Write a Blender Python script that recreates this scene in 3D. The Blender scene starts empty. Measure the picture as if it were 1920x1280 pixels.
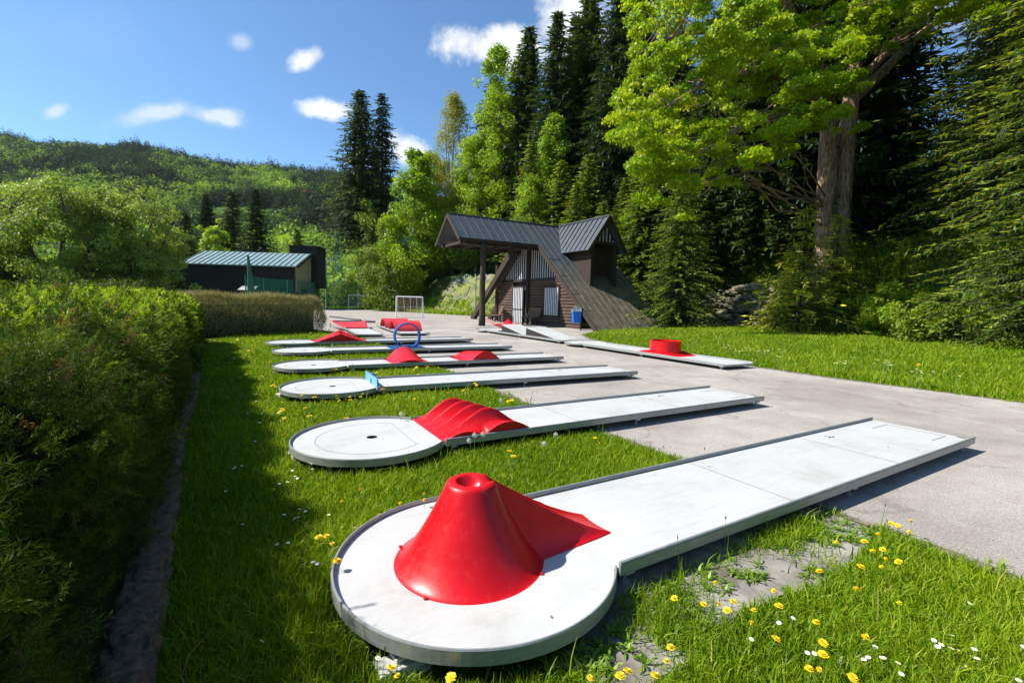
import bpy, bmesh, math
import numpy as np
from mathutils import Vector, Matrix
R = math.radians
rng = np.random.default_rng(7)
scene = bpy.context.scene
COL = scene.collection

# ------------------------------------------------------------------ camera
F_PX, PITCH, ROLL, EYE = 875.34, R(4.848), R(-1.4212), 1.433
cam_d = bpy.data.cameras.new("camera"); cam = bpy.data.objects.new("camera", cam_d); COL.objects.link(cam)
cam_d.sensor_width = 36.0; cam_d.lens = F_PX / 1920 * 36; cam_d.clip_end = 6000; cam_d.clip_start = 0.05
fw = Vector((0, math.cos(PITCH), -math.sin(PITCH))); up0 = Vector((0, math.sin(PITCH), math.cos(PITCH))); rt0 = Vector((1, 0, 0))
cr, sr = math.cos(ROLL), math.sin(ROLL)
rt = cr * rt0 - sr * up0; up = sr * rt0 + cr * up0
m = Matrix((rt, up, -fw)).transposed().to_4x4(); m.translation = Vector((0, 0, EYE))
cam.matrix_world = m
scene.camera = cam

def ray(u, v):
    X = (u - 960) / F_PX; Y = (640 - v) / F_PX
    r_ = fw + rt * X + up * Y
    return np.array(r_)
def un(u, v, z=0.0):                       # photo direction met with a level plane
    r_ = ray(u, v); t = (z - EYE) / r_[2]
    return np.array([0, 0, EYE]) + t * r_
def at(u, v, y):
    r_ = ray(u, v)
    return np.array([0, 0, EYE]) + y / r_[1] * r_

# ------------------------------------------------------------------ light
SUN_DIR = Vector((-1.0, -0.05, 1.06)).normalized()
sd = bpy.data.lights.new("sun", 'SUN'); sun = bpy.data.objects.new("sun", sd); COL.objects.link(sun)
sd.energy = 4.8; sd.angle = R(0.53); sd.color = (1.0, 0.95, 0.86)
sun.rotation_euler = SUN_DIR.to_track_quat('Z', 'Y').to_euler()
SUN_EL = math.asin(SUN_DIR.z); SUN_AZ = math.atan2(SUN_DIR.x, SUN_DIR.y)

world = bpy.data.worlds.new("World"); scene.world = world; world.use_nodes = True
nt = world.node_tree; nt.nodes.clear()
def N(t, typ, **kw):
    n = t.nodes.new(typ)
    for k, v in kw.items():
        if k.startswith('i_'):
            n.inputs[k[2:].replace('_', ' ')].default_value = v
        else: setattr(n, k, v)
    return n
wo = N(nt, 'ShaderNodeOutputWorld'); bg = N(nt, 'ShaderNodeBackground'); bg.inputs['Strength'].default_value = 0.092
sky = N(nt, 'ShaderNodeTexSky', sky_type='NISHITA', sun_disc=False, sun_elevation=SUN_EL, sun_rotation=SUN_AZ,
        altitude=500, air_density=1.0, dust_density=0.6, ozone_density=2.2)
tc = N(nt, 'ShaderNodeTexCoord')
noise = N(nt, 'ShaderNodeTexNoise'); noise.inputs['Scale'].default_value = 13.0; noise.inputs['Detail'].default_value = 9.0
noise.inputs['Roughness'].default_value = 0.62
nt.links.new(tc.outputs['Generated'], noise.inputs['Vector'])
def mth(op, a, b=None, clamp=False, tree=None):
    t = tree or nt
    n = t.nodes.new('ShaderNodeMath'); n.operation = op; n.use_clamp = clamp
    for i, x in enumerate((a, b)):
        if x is None: continue
        if isinstance(x, (int, float)): n.inputs[i].default_value = x
        else: t.links.new(x, n.inputs[i])
    return n.outputs[0]
def dotv(v, c):
    n = nt.nodes.new('ShaderNodeVectorMath'); n.operation = 'DOT_PRODUCT'
    nt.links.new(v, n.inputs[0]); n.inputs[1].default_value = c
    return n.outputs['Value']
nz = mth('SUBTRACT', noise.outputs['Fac'], 0.5)
nz = mth('MULTIPLY', nz, 3.4)
acc = None
clouds = [(575, 111, 40, 20, 25, 1.0), (610, 206, 62, 20, 0, 1.0), (450, 78, 22, 18, 0, .42), (106, 208, 36, 13, 28, .5),
          (300, 212, 75, 18, 12, .55), (400, 217, 62, 20, -5, .62), (950, 95, 150, 42, -8, 1.0), (1085, 60, 90, 90, 0, 1.0),
          (775, 288, 85, 30, -20, 1.0), (700, 300, 60, 18, 0, .5), (150, 60, 160, 60, 0, .10), (1780, 20, 260, 60, -20, .25)]
for (u, v, a, b, tilt, amt) in clouds:
    c = Vector(ray(u, v)).normalized()
    ex = Vector(ray(u + 10, v)).normalized() - c; ex = (ex - ex.dot(c) * c).normalized()
    ey = c.cross(ex).normalized()
    ct, st = math.cos(R(-tilt)), math.sin(R(-tilt))
    e1 = ct * ex + st * ey; e2 = -st * ex + ct * ey
    dist = Vector(ray(u, v)).length
    ra, rb = a / F_PX / dist, b / F_PX / dist
    gx = tc.outputs['Generated']
    x_ = mth('DIVIDE', mth('SUBTRACT', dotv(gx, e1), e1.dot(c)), ra)
    y_ = mth('DIVIDE', mth('SUBTRACT', dotv(gx, e2), e2.dot(c)), rb)
    l2 = mth('ADD', mth('MULTIPLY', x_, x_), mth('MULTIPLY', y_, y_))
    l_ = mth('SQRT', l2)
    front = mth('GREATER_THAN', dotv(gx, c), 0.5)
    k = mth('SUBTRACT', 1.12, mth('SUBTRACT', l_, mth('MULTIPLY', nz, 0.75)))
    k = mth('MULTIPLY', k, 1.25, clamp=True)
    k = mth('MULTIPLY', mth('MULTIPLY', k, front), amt)
    acc = k if acc is None else mth('MAXIMUM', acc, k)
acc = mth('MULTIPLY', mth('MULTIPLY', acc, acc), mth('SUBTRACT', 3.0, mth('MULTIPLY', acc, 2.0)))
mix = nt.nodes.new('ShaderNodeMix'); mix.data_type = 'RGBA'
nt.links.new(acc, mix.inputs['Factor']); 
tint = nt.nodes.new('ShaderNodeMix'); tint.data_type = 'RGBA'; tint.blend_type = 'MULTIPLY'; tint.inputs['Factor'].default_value = 1.0
nt.links.new(sky.outputs['Color'], tint.inputs['A']); tint.inputs['B'].default_value = (.78, 1.04, 1.20, 1)
nt.links.new(tint.outputs['Result'], mix.inputs['A']); mix.inputs['B'].default_value = (6.6, 6.8, 7.0, 1)
nt.links.new(mix.outputs['Result'], bg.inputs['Color']); nt.links.new(bg.outputs[0], wo.inputs['Surface'])

scene.view_settings.view_transform = 'Standard'; scene.view_settings.look = 'None'
scene.view_settings.gamma = 1.0; scene.view_settings.use_curve_mapping = False
scene.view_settings.exposure = 0.78
try:
    scene.cycles.max_bounces = 6; scene.cycles.transparent_max_bounces = 12
    scene.cycles.diffuse_bounces = 3; scene.cycles.glossy_bounces = 2
    scene.cycles.sample_clamp_indirect = 4
except Exception: pass

# ------------------------------------------------------------------ materials
MAT = {}
def newmat(name):
    mt = bpy.data.materials.new(name); mt.use_nodes = True; t = mt.node_tree
    b = t.nodes['Principled BSDF']; MAT[name] = mt
    return mt, t, b
def ramp(t, fac, stops):
    r_ = t.nodes.new('ShaderNodeValToRGB'); cr_ = r_.color_ramp
    while len(cr_.elements) < len(stops): cr_.elements.new(0.5)
    for e, (p, c) in zip(cr_.elements, stops): e.position = p; e.color = (*c, 1)
    t.links.new(fac, r_.inputs['Fac']); return r_.outputs['Color']
def tnoise(t, scale, detail=5, rough=.6, vec=None, dist=0, obj=True):
    n = t.nodes.new('ShaderNodeTexNoise'); n.inputs['Scale'].default_value = scale; n.inputs['Detail'].default_value = detail
    n.inputs['Roughness'].default_value = rough; n.inputs['Distortion'].default_value = dist
    if vec is None:
        c = t.nodes.new('ShaderNodeTexCoord'); vec = c.outputs['Object']
    t.links.new(vec, n.inputs['Vector']); return n.outputs['Fac']
def mapped(t, sc, rot=(0, 0, 0)):
    c = t.nodes.new('ShaderNodeTexCoord'); mp = t.nodes.new('ShaderNodeMapping'); mp.inputs['Scale'].default_value = sc
    mp.inputs['Rotation'].default_value = rot
    t.links.new(c.outputs['Object'], mp.inputs['Vector']); return mp.outputs['Vector']
def bump(t, b, h, strength=.4, dist=.01):
    n = t.nodes.new('ShaderNodeBump'); n.inputs['Strength'].default_value = strength; n.inputs['Distance'].default_value = dist
    t.links.new(h, n.inputs['Height']); t.links.new(n.outputs[0], b.inputs['Normal'])
def mixc(t, f, a, b, mode='MIX'):
    n = t.nodes.new('ShaderNodeMix'); n.data_type = 'RGBA'; n.blend_type = mode
    for s, x in (('Factor', f), ('A', a), ('B', b)):
        if isinstance(x, (int, float)): n.inputs[s].default_value = x
        elif isinstance(x, tuple): n.inputs[s].default_value = (*x, 1)
        else: t.links.new(x, n.inputs[s])
    return n.outputs['Result']
def simple(name, c1, c2, scale=8, rough=.7, bmp=0, metal=0, vec=None, detail=5, coat=0, spec=None, lo=.3, hi=.7):
    mt, t, b = newmat(name)
    v = mapped(t, vec) if vec else None
    f = tnoise(t, scale, detail, vec=v)
    t.links.new(ramp(t, f, [(lo, c1), (hi, c2)]), b.inputs['Base Color'])
    b.inputs['Roughness'].default_value = rough; b.inputs['Metallic'].default_value = metal
    if coat: b.inputs['Coat Weight'].default_value = coat; b.inputs['Coat Roughness'].default_value = .12
    if spec is not None: b.inputs['Specular IOR Level'].default_value = spec
    if bmp: bump(t, b, f, bmp, .02)
    return mt
def foliage(name, stops, transl=.4, rough=.55, objvar=.15, spec=.25):
    mt, t, b = newmat(name)
    at_ = t.nodes.new('ShaderNodeAttribute'); at_.attribute_name = 'tint'
    oi = t.nodes.new('ShaderNodeObjectInfo')
    f = mth('ADD', at_.outputs['Fac'], mth('MULTIPLY', mth('SUBTRACT', oi.outputs['Random'], .5, tree=t), objvar, tree=t), tree=t)
    col = ramp(t, f, stops)
    t.links.new(col, b.inputs['Base Color']); b.inputs['Roughness'].default_value = rough
    b.inputs['Specular IOR Level'].default_value = spec
    tr = t.nodes.new('ShaderNodeBsdfTranslucent')
    t.links.new(mixc(t, 1.0, col, (1.35, 1.25, .55), 'MULTIPLY'), tr.inputs['Color'])
    ms = t.nodes.new('ShaderNodeMixShader'); ms.inputs[0].default_value = transl
    o = t.nodes['Material Output']
    t.links.new(b.outputs[0], ms.inputs[1]); t.links.new(tr.outputs[0], ms.inputs[2]); t.links.new(ms.outputs[0], o.inputs['Surface'])
    return mt

# asphalt: old pale surface
mt, t, b = newmat('asphalt')
f1 = tnoise(t, 75, 4, .8); f2 = tnoise(t, .45, 7, .6); f3 = tnoise(t, 1.6, 8, .7); f4 = tnoise(t, 14, 5, .75)
c = ramp(t, f1, [(.34, (.20, .185, .175)), (.5, (.345, .325, .305)), (.66, (.52, .49, .465))])
c = mixc(t, 1.0, c, ramp(t, f2, [(.40, (.84, .82, .80)), (.60, (1.12, 1.11, 1.09))]), 'MULTIPLY')
c = mixc(t, 1.0, c, ramp(t, f3, [(.32, (.86, .84, .81)), (.55, (1.03, 1.02, 1.01))]), 'MULTIPLY')
c = mixc(t, 1.0, c, ramp(t, f4, [(.3, (.90, .89, .87)), (.6, (1.04, 1.03, 1.02))]), 'MULTIPLY')
vo = t.nodes.new('ShaderNodeTexVoronoi'); vo.feature = 'DISTANCE_TO_EDGE'; vo.inputs['Scale'].default_value = .35
tcx = t.nodes.new('ShaderNodeTexCoord'); nn = t.nodes.new('ShaderNodeTexNoise'); nn.inputs['Scale'].default_value = 1.4; nn.inputs['Detail'].default_value = 6
t.links.new(tcx.outputs['Object'], nn.inputs['Vector'])
vv = t.nodes.new('ShaderNodeVectorMath'); vv.operation = 'MULTIPLY_ADD'; t.links.new(nn.outputs['Color'], vv.inputs[0]); vv.inputs[1].default_value = (1.6, 1.6, 0)
t.links.new(tcx.outputs['Object'], vv.inputs[2]); t.links.new(vv.outputs[0], vo.inputs['Vector'])
ck = ramp(t, vo.outputs['Distance'], [(.0, (.62, .6, .57)), (.012, (1, 1, 1))])
c = mixc(t, .6, c, ck, 'MULTIPLY')
t.links.new(c, b.inputs['Base Color']); b.inputs['Roughness'].default_value = .93; b.inputs['Specular IOR Level'].default_value = .2
bump(t, b, f1, .5, .004)

# ground under the grass
mt, t, b = newmat('soil')
f1 = tnoise(t, 30, 6, .7); f2 = tnoise(t, 1.2, 5)
c = ramp(t, f1, [(.3, (.030, .034, .012)), (.55, (.055, .075, .018)), (.75, (.10, .085, .05))])
c = mixc(t, f2, c, (.045, .085, .014)); t.links.new(c, b.inputs['Base Color']); b.inputs['Roughness'].default_value = 1; b.inputs['Specular IOR Level'].default_value = .1
bump(t, b, f1, .7, .03)
mt, t, b = newmat('rock')
vo = t.nodes.new('ShaderNodeTexVoronoi'); vo.inputs['Scale'].default_value = 1.6; vo.feature = 'F1'
t.links.new(mapped(t, (1, 1, 1.8)), vo.inputs['Vector'])
f1 = tnoise(t, 2.2, 8, .7); f2 = tnoise(t, .5, 5)
c = mixc(t, .5, ramp(t, f1, [(.3, (.07, .05, .03)), (.5, (.22, .165, .115)), (.72, (.42, .34, .27))]), vo.outputs['Color'], 'OVERLAY')
hs = t.nodes.new('ShaderNodeHueSaturation'); hs.inputs['Saturation'].default_value = .55; hs.inputs['Value'].default_value = .8; t.links.new(c, hs.inputs['Color'])
c = mixc(t, ramp(t, f2, [(.40, (0, 0, 0)), (.52, (1, 1, 1))]), hs.outputs[0], (.20, .22, .05))
t.links.new(c, b.inputs['Base Color']); b.inputs['Roughness'].default_value = .95; bump(t, b, f1, .9, .15)
simple('stone', (.10, .09, .07), (.34, .30, .25), 7, .95, .8, detail=8)
simple('stone_moss', (.07, .07, .035), (.24, .22, .15), 5, .95, .8, detail=8)
# white lane board
mt, t, b = newmat('lane_white')
f1 = tnoise(t, 1.7, 7, .7); f2 = tnoise(t, 34, 5, .7); f3 = tnoise(t, 5, 6, .6, vec=mapped(t, (.6, 5, 1)))
c = ramp(t, f1, [(.26, (.39, .38, .36)), (.46, (.485, .485, .472)), (.7, (.525, .527, .52))])
c = mixc(t, 1.0, c, ramp(t, f2, [(.25, (.90, .89, .87)), (.45, (1, 1, 1))]), 'MULTIPLY')
c = mixc(t, 1.0, c, ramp(t, f3, [(.3, (.93, .925, .91)), (.5, (1, 1, 1))]), 'MULTIPLY')
t.links.new(c, b.inputs['Base Color']); b.inputs['Roughness'].default_value = .55; b.inputs['Specular IOR Level'].default_value = .3
simple('rail_metal', (.26, .275, .27), (.38, .40, .39), 14, .42, 0, .35, vec=(1, 1, 6))
simple('bar_dark', (.10, .10, .11), (.16, .16, .17), 14, .5, 0, .3)
mt, t, b = newmat('red_paint')
f1 = tnoise(t, 2.5, 6, .65); f2 = tnoise(t, 22, 6, .7)
c = ramp(t, f1, [(.3, (.50, .002, .006)), (.65, (.66, .004, .010))])
c = mixc(t, ramp(t, f2, [(.56, (0, 0, 0)), (.72, (.40, .40, .40))]), c, (.62, .05, .05))
f4 = tnoise(t, 70, 3, .8, vec=mapped(t, (1, .25, 1)))
c = mixc(t, ramp(t, f4, [(.66, (0, 0, 0)), (.74, (.5, .5, .5))]), c, (.40, .06, .05))
t.links.new(c, b.inputs['Base Color'])
rr = ramp(t, f2, [(.3, (.28, .28, .28)), (.7, (.48, .48, .48))]); t.links.new(rr, b.inputs['Roughness'])
b.inputs['Coat Weight'].default_value = .12; b.inputs['Coat Roughness'].default_value = .25; b.inputs['Specular IOR Level'].default_value = .35; bump(t, b, f1, .12, .01)
simple('red_faded', (.50, .014, .022), (.68, .05, .055), 3, .5)
simple('blue_paint', (.006, .07, .26), (.012, .10, .38), 3, .35)
simple('blue_light', (.10, .33, .62), (.16, .42, .72), 3, .5)
simple('mark_dark', (.10, .09, .09), (.20, .18, .17), 20, .8)
simple('net_cord', (.55, .30, .28), (.7, .5, .48), 5, .9)
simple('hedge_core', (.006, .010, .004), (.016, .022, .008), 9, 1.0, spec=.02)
simple('black', (.006, .006, .006), (.012, .012, .012), 5, .9)
simple('timber_dark', (.018, .011, .007), (.055, .035, .022), 9, .85, .5, vec=(1, 1, 5))
mt, t, b = newmat('log_wood')
f1 = tnoise(t, 5, 8, .7, vec=mapped(t, (1.2, 1.2, 9)), dist=.3); f2 = tnoise(t, 1.1, 3)
c = ramp(t, f1, [(.3, (.035, .018, .011)), (.55, (.10, .056, .035)), (.75, (.20, .13, .09))])
t.links.new(mixc(t, 1., c, ramp(t, f2, [(.3, (.6, .6, .6)), (.7, (1.2, 1.2, 1.2))]), 'MULTIPLY'), b.inputs['Base Color']); b.inputs['Roughness'].default_value = .8
bump(t, b, f1, .6, .02)
simple('batten_white', (.50, .51, .53), (.66, .67, .70), 6, .6)
simple('board_dark', (.012, .009, .008), (.028, .021, .018), 6, .8)
simple('weathered_wood', (.065, .040, .022), (.26, .17, .10), 5, .95, 1.0, vec=(5, 5, 5), detail=12)
simple('pale_wood', (.45, .40, .33), (.62, .56, .47), 9, .8, .3)
mt, t, b = newmat('roof_metal')
f1 = tnoise(t, .8, 6, .65); f2 = tnoise(t, 5, 6, .7, vec=mapped(t, (1, 1, .25)))
geo = t.nodes.new('ShaderNodeTexCoord'); sp = t.nodes.new('ShaderNodeSeparateXYZ'); t.links.new(geo.outputs['Object'], sp.inputs[0])
lowz = mth('MULTIPLY', mth('SUBTRACT', 5.2, mth('ADD', sp.outputs['Z'], mth('MULTIPLY', f1, 2.0, tree=t), tree=t), tree=t), .55, clamp=True, tree=t)
c = mixc(t, lowz, ramp(t, f2, [(.3, (.035, .045, .056)), (.7, (.075, .088, .10))]), ramp(t, f2, [(.3, (.060, .052, .038)), (.5, (.105, .092, .066)), (.7, (.20, .175, .135))]))
t.links.new(c, b.inputs['Base Color']); b.inputs['Roughness'].default_value = .48; b.inputs['Specular IOR Level'].default_value = .45
simple('roof_green', (.16, .25, .26), (.24, .33, .34), 1.5, .5)
simple('wall_beige', (.30, .28, .19), (.42, .39, .28), 1.5, .9)
simple('white_metal', (.72, .72, .72), (.82, .82, .82), 5, .45)
simple('grey_metal', (.38, .39, .40), (.5, .51, .52), 5, .5, 0, .4)
simple('green_metal', (.02, .12, .07), (.03, .18, .10), 3, .5)
simple('pylon_green', (.20, .33, .24), (.28, .42, .32), 3, .6)
simple('bin_blue', (.01, .12, .55), (.015, .16, .66), 3, .4)
simple('concrete', (.13, .11, .09), (.31, .285, .25), 3.5, .95, .9, detail=12, lo=.38, hi=.6)
simple('petal_yellow', (.90, .58, .004), (.95, .72, .015), 60, .6)
simple('petal_white', (.80, .80, .80), (.9, .9, .9), 30, .6)
simple('puff', (.55, .55, .5), (.7, .7, .66), 60, .9)
simple('stem_green', (.10, .20, .04), (.17, .26, .07), 20, .6)
mt, t, b = newmat('bark')
f1 = tnoise(t, 4, 9, .75, vec=mapped(t, (2.2, 2.2, .5)), dist=.5)
t.links.new(ramp(t, f1, [(.34, (.07, .038, .022)), (.47, (.24, .145, .088)), (.58, (.50, .33, .22))]), b.inputs['Base Color']); b.inputs['Roughness'].default_value = .95; bump(t, b, f1, .9, .08)
simple('bark_dark', (.02, .016, .012), (.07, .055, .04), 6, .95, .6, vec=(2, 2, .6))
simple('bark_pale', (.16, .14, .11), (.42, .38, .33), 5, .9, .4, vec=(1, 1, 2.4))
simple('bark_twig', (.07, .05, .035), (.17, .12, .08), 6, .9)
# nets: thin cord, mostly see-through
mt, t, b = newmat('green_net')
b.inputs['Base Color'].default_value = (.015, .24, .16, 1); b.inputs['Roughness'].default_value = .8
tr = t.nodes.new('ShaderNodeBsdfTransparent'); ms = t.nodes.new('ShaderNodeMixShader'); ms.inputs[0].default_value = .42
t.links.new(tr.outputs[0], ms.inputs[1]); t.links.new(b.outputs[0], ms.inputs[2]); t.links.new(ms.outputs[0], t.nodes['Material Output'].inputs['Surface'])
foliage('grass', [(0, (.060, .13, .004)), (.35, (.140, .255, .005)), (.65, (.26, .39, .008)), (.88, (.43, .47, .03)), (1, (.52, .45, .13))], .42, .5, 0)
foliage('grass_soft', [(0, (.05, .13, .008)), (.5, (.12, .26, .012)), (1, (.25, .38, .03))], .38, .5, 0)
foliage('weed_leaf', [(0, (.06, .13, .010)), (.6, (.16, .28, .02)), (1, (.32, .42, .05))], .3, .4, .1)
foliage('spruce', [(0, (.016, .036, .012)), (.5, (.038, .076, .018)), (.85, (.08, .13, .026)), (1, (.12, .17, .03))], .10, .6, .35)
foliage('spruce_young', [(0, (.030, .06, .008)), (.5, (.082, .145, .013)), (.8, (.18, .26, .02)), (1, (.34, .40, .04))], .3, .6, .2)
foliage('fir_yellow', [(0, (.10, .14, .01)), (.5, (.32, .36, .02)), (1, (.60, .56, .05))], .25, .6, .1)
foliage('maple_leaf', [(0, (.13, .24, .005)), (.5, (.29, .43, .008)), (.85, (.52, .57, .014)), (1, (.64, .58, .04))], .52, .45, 0)
foliage('poplar_leaf', [(0, (.12, .22, .010)), (.5, (.27, .41, .02)), (1, (.45, .55, .04))], .5, .45, .1)
foliage('birch_leaf', [(0, (.15, .18, .02)), (.5, (.28, .30, .035)), (1, (.42, .36, .07))], .4, .6, .1)
foliage('bush_leaf', [(0, (.05, .09, .008)), (.5, (.14, .21, .014)), (1, (.28, .35, .03))], .4, .5, .5)
foliage('willow_leaf', [(0, (.09, .15, .018)), (.5, (.22, .33, .04)), (1, (.40, .49, .09))], .4, .5, .1)
foliage('brown_twig', [(0, (.18, .15, .08)), (.5, (.42, .37, .19)), (.85, (.46, .44, .18)), (1, (.36, .44, .10))], .2, .8, 0)
foliage('forest', [(0, (.014, .036, .022)), (.30, (.028, .062, .028)), (.42, (.10, .18, .032)), (.7, (.24, .38, .04)), (1, (.40, .54, .06))], .35, .8, 0)
foliage('hedge_old', [(0, (.022, .042, .006)), (.5, (.070, .125, .010)), (.8, (.14, .22, .018)), (.93, (.30, .33, .03)), (1, (.34, .17, .09))], .22, .6, 0, .10)
foliage('hedge_new', [(0, (.18, .34, .008)), (.5, (.36, .52, .010)), (1, (.58, .62, .02))], .35, .5, 0)

# ------------------------------------------------------------------ object helpers
def link(o, parent=None):
    COL.objects.link(o)
    if parent is not None: o.parent = parent
    return o
def tag(o, label=None, cat=None, group=None, kind=None):
    if label: o['label'] = label
    if cat: o['category'] = cat
    if group: o['group'] = group
    if kind: o['kind'] = kind
    return o
def thing(name, label, cat, loc=(0, 0, 0), rz=0, group=None):
    o = bpy.data.objects.new(name, None); link(o); o.location = loc; o.rotation_euler = (0, 0, rz); o.empty_display_size = .1
    return tag(o, label, cat, group)
def copytree(src, loc, rz, label, scale=1.0, group=None):
    r_ = src.copy(); COL.objects.link(r_); r_.location = loc; r_.rotation_euler = (0, 0, rz)
    r_.scale = scale if isinstance(scale, tuple) else (scale,) * 3
    r_['label'] = label
    if group: r_['group'] = group
    for ch in list(src.children):
        c_ = ch.copy(); COL.objects.link(c_); c_.parent = r_
        for g in ch.children:
            d_ = g.copy(); COL.objects.link(d_); d_.parent = c_
    return r_

class MB:
    """collects small pieces of one mesh"""
    def __init__(s): s.v = []; s.f = []; s.mi = []
    def add(s, verts, faces, mi=0):
        o = len(s.v); s.v.extend([tuple(map(float, p)) for p in verts]); s.f.extend([tuple(i + o for i in f) for f in faces]); s.mi.extend([mi] * len(faces))
    def box(s, c, size, rz=0, mi=0, bevel=0):
        x, y, z = [q / 2 for q in size]; cs, sn = math.cos(rz), math.sin(rz)
        P = [(-x, -y, -z), (x, -y, -z), (x, y, -z), (-x, y, -z), (-x, -y, z), (x, -y, z), (x, y, z), (-x, y, z)]
        P = [(c[0] + a * cs - b_ * sn, c[1] + a * sn + b_ * cs, c[2] + d) for a, b_, d in P]
        s.add(P, [(3, 2, 1, 0), (4, 5, 6, 7), (0, 1, 5, 4), (1, 2, 6, 5), (2, 3, 7, 6), (3, 0, 4, 7)], mi)
    def beam(s, a, b_, w, h, mi=0):          # box along a segment, h measured upward
        a = Vector(a); b_ = Vector(b_); d = (b_ - a).normalized(); side = d.cross(Vector((0, 0, 1)))
        if side.length < 1e-3: side = Vector((1, 0, 0))
        side.normalize(); u = side.cross(d).normalized()
        P = []
        for p in (a, b_):
            for i, j in ((-1, -1), (1, -1), (1, 1), (-1, 1)): P.append(p + side * (i * w / 2) + u * (j * h / 2))
        s.add(P, [(0, 1, 2, 3), (7, 6, 5, 4), (0, 4, 5, 1), (1, 5, 6, 2), (2, 6, 7, 3), (3, 7, 4, 0)], mi)
    def tube(s, pts, rad, n=8, mi=0, cap=True):
        pts = [Vector(p) for p in pts]; k = len(pts)
        if not hasattr(rad, '__len__'): rad = [rad] * k
        P = []; ref = None
        for i, p in enumerate(pts):
            d = (pts[min(i + 1, k - 1)] - pts[max(i - 1, 0)]).normalized()
            if ref is None: ref = d.orthogonal().normalized()
            ref = (ref - ref.dot(d) * d)
            ref = ref.normalized() if ref.length > 1e-6 else d.orthogonal().normalized()
            q = d.cross(ref)
            for j in range(n):
                a = 2 * math.pi * j / n; P.append(p + (ref * math.cos(a) + q * math.sin(a)) * rad[i])
        Fc = [(i * n + j, i * n + (j + 1) % n, (i + 1) * n + (j + 1) % n, (i + 1) * n + j) for i in range(k - 1) for j in range(n)]
        if cap: Fc += [tuple(range(n - 1, -1, -1)), tuple((k - 1) * n + j for j in range(n))]
        s.add(P, Fc, mi)
    def slab(s, corners, th, mi=0):          # planar polygon thickened against its normal
        c = [Vector(p) for p in corners]; nrm = (c[1] - c[0]).cross(c[2] - c[0]).normalized()
        if nrm.z < -.15: nrm = -nrm
        k = len(c); P = c + [p - nrm * th for p in c]
        s.add(P, [tuple(range(k)), tuple(range(2 * k - 1, k - 1, -1))] + [(j, j + k, (j + 1) % k + k, (j + 1) % k) for j in range(k)], mi)
    def build(s, name, mats, parent=None, smooth=False, bevel=0):
        me = bpy.data.meshes.new(name); me.from_pydata(s.v, [], s.f); me.update()
        if not isinstance(mats, (list, tuple)): mats = [mats]
        for q in mats: me.materials.append(MAT[q])
        me.polygons.foreach_set('material_index', s.mi)
        bm = bmesh.new(); bm.from_mesh(me); bmesh.ops.recalc_face_normals(bm, faces=bm.faces); bm.to_mesh(me); bm.free()
        if smooth: me.shade_smooth()
        o = bpy.data.objects.new(name, me); link(o, parent)
        if bevel:
            bv = o.modifiers.new('bevel', 'BEVEL'); bv.width = bevel; bv.segments = 2; bv.limit_method = 'ANGLE'
        return o

def npmesh(name, V, polys, tint=None, mat=None, parent=None, smooth=False):
    """polys: list of (K,n) int arrays ; tint list of (K,) arrays"""
    me = bpy.data.meshes.new(name)
    V = np.ascontiguousarray(V, dtype=np.float32)
    nl = sum(p.size for p in polys); nf = sum(p.shape[0] for p in polys)
    me.vertices.add(len(V)); me.vertices.foreach_set('co', V.ravel())
    me.loops.add(nl); me.loops.foreach_set('vertex_index', np.concatenate([p.ravel() for p in polys]).astype(np.int32))
    me.polygons.add(nf)
    tot = np.concatenate([np.full(p.shape[0], p.shape[1]) for p in polys]).astype(np.int32)
    st_ = np.concatenate([[0], np.cumsum(tot)[:-1]]).astype(np.int32)
    me.polygons.foreach_set('loop_start', st_); me.polygons.foreach_set('loop_total', tot)
    if tint is not None:
        a = me.attributes.new('tint', 'FLOAT', 'FACE'); a.data.foreach_set('value', np.clip(np.concatenate(tint), 0, 1).astype(np.float32))
    me.update(calc_edges=True)
    if smooth: me.shade_smooth()
    if mat: me.materials.append(MAT[mat])
    o = bpy.data.objects.new(name, me)
    return link(o, parent)

def unit(a): return a / (np.linalg.norm(a, axis=-1, keepdims=True) + 1e-9)
def kites(C, D, L, W, Nn=None, r=None, fold=.0):
    """leaf quads: base C, direction D, length L, width W; returns verts, quads"""
    r = r or rng
    n = len(C); D = unit(D)
    if Nn is None: Nn = r.normal(size=(n, 3))
    S = unit(np.cross(D, Nn)); L = np.asarray(L).reshape(-1, 1) * np.ones((n, 1)); W = np.asarray(W).reshape(-1, 1) * np.ones((n, 1))
    up_ = np.cross(S, D)
    mid = C + D * L * .45
    V = np.stack([C, mid + S * W / 2 + up_ * W * fold, C + D * L, mid - S * W / 2 + up_ * W * fold], 1).reshape(-1, 3)
    return V, np.arange(4 * n).reshape(n, 4)

# ------------------------------------------------------------------ terrain
def seg_dist(P, poly):
    poly = np.asarray(poly, float); best = np.full(len(P), 1e9)
    for a, b_ in zip(poly[:-1], poly[1:]):
        ab = b_ - a; t_ = np.clip(((P - a) @ ab) / (ab @ ab), 0, 1)
        best = np.minimum(best, np.linalg.norm(P - (a + t_[:, None] * ab), axis=1))
    return best
def inside(P, poly):
    poly = np.asarray(poly, float); x, y = P[:, 0], P[:, 1]; c_ = np.zeros(len(P), bool)
    for i in range(len(poly)):
        x1, y1 = poly[i]; x2, y2 = poly[(i + 1) % len(poly)]
        cond = (y1 > y) != (y2 > y)
        c_ ^= cond & (x < (x2 - x1) * (y - y1) / (y2 - y1 + 1e-12) + x1)
    return c_
TOE = [(-14, 56), (-9, 51), (-4.3, 47), (0, 43.5), (6, 38), (10, 31.5), (12.6, 27), (14.2, 23.5), (14.8, 19), (14.8, 12), (14, 4)]
BANK = TOE + [(14, -60), (400, -60), (400, 500), (-14, 500)]
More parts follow.
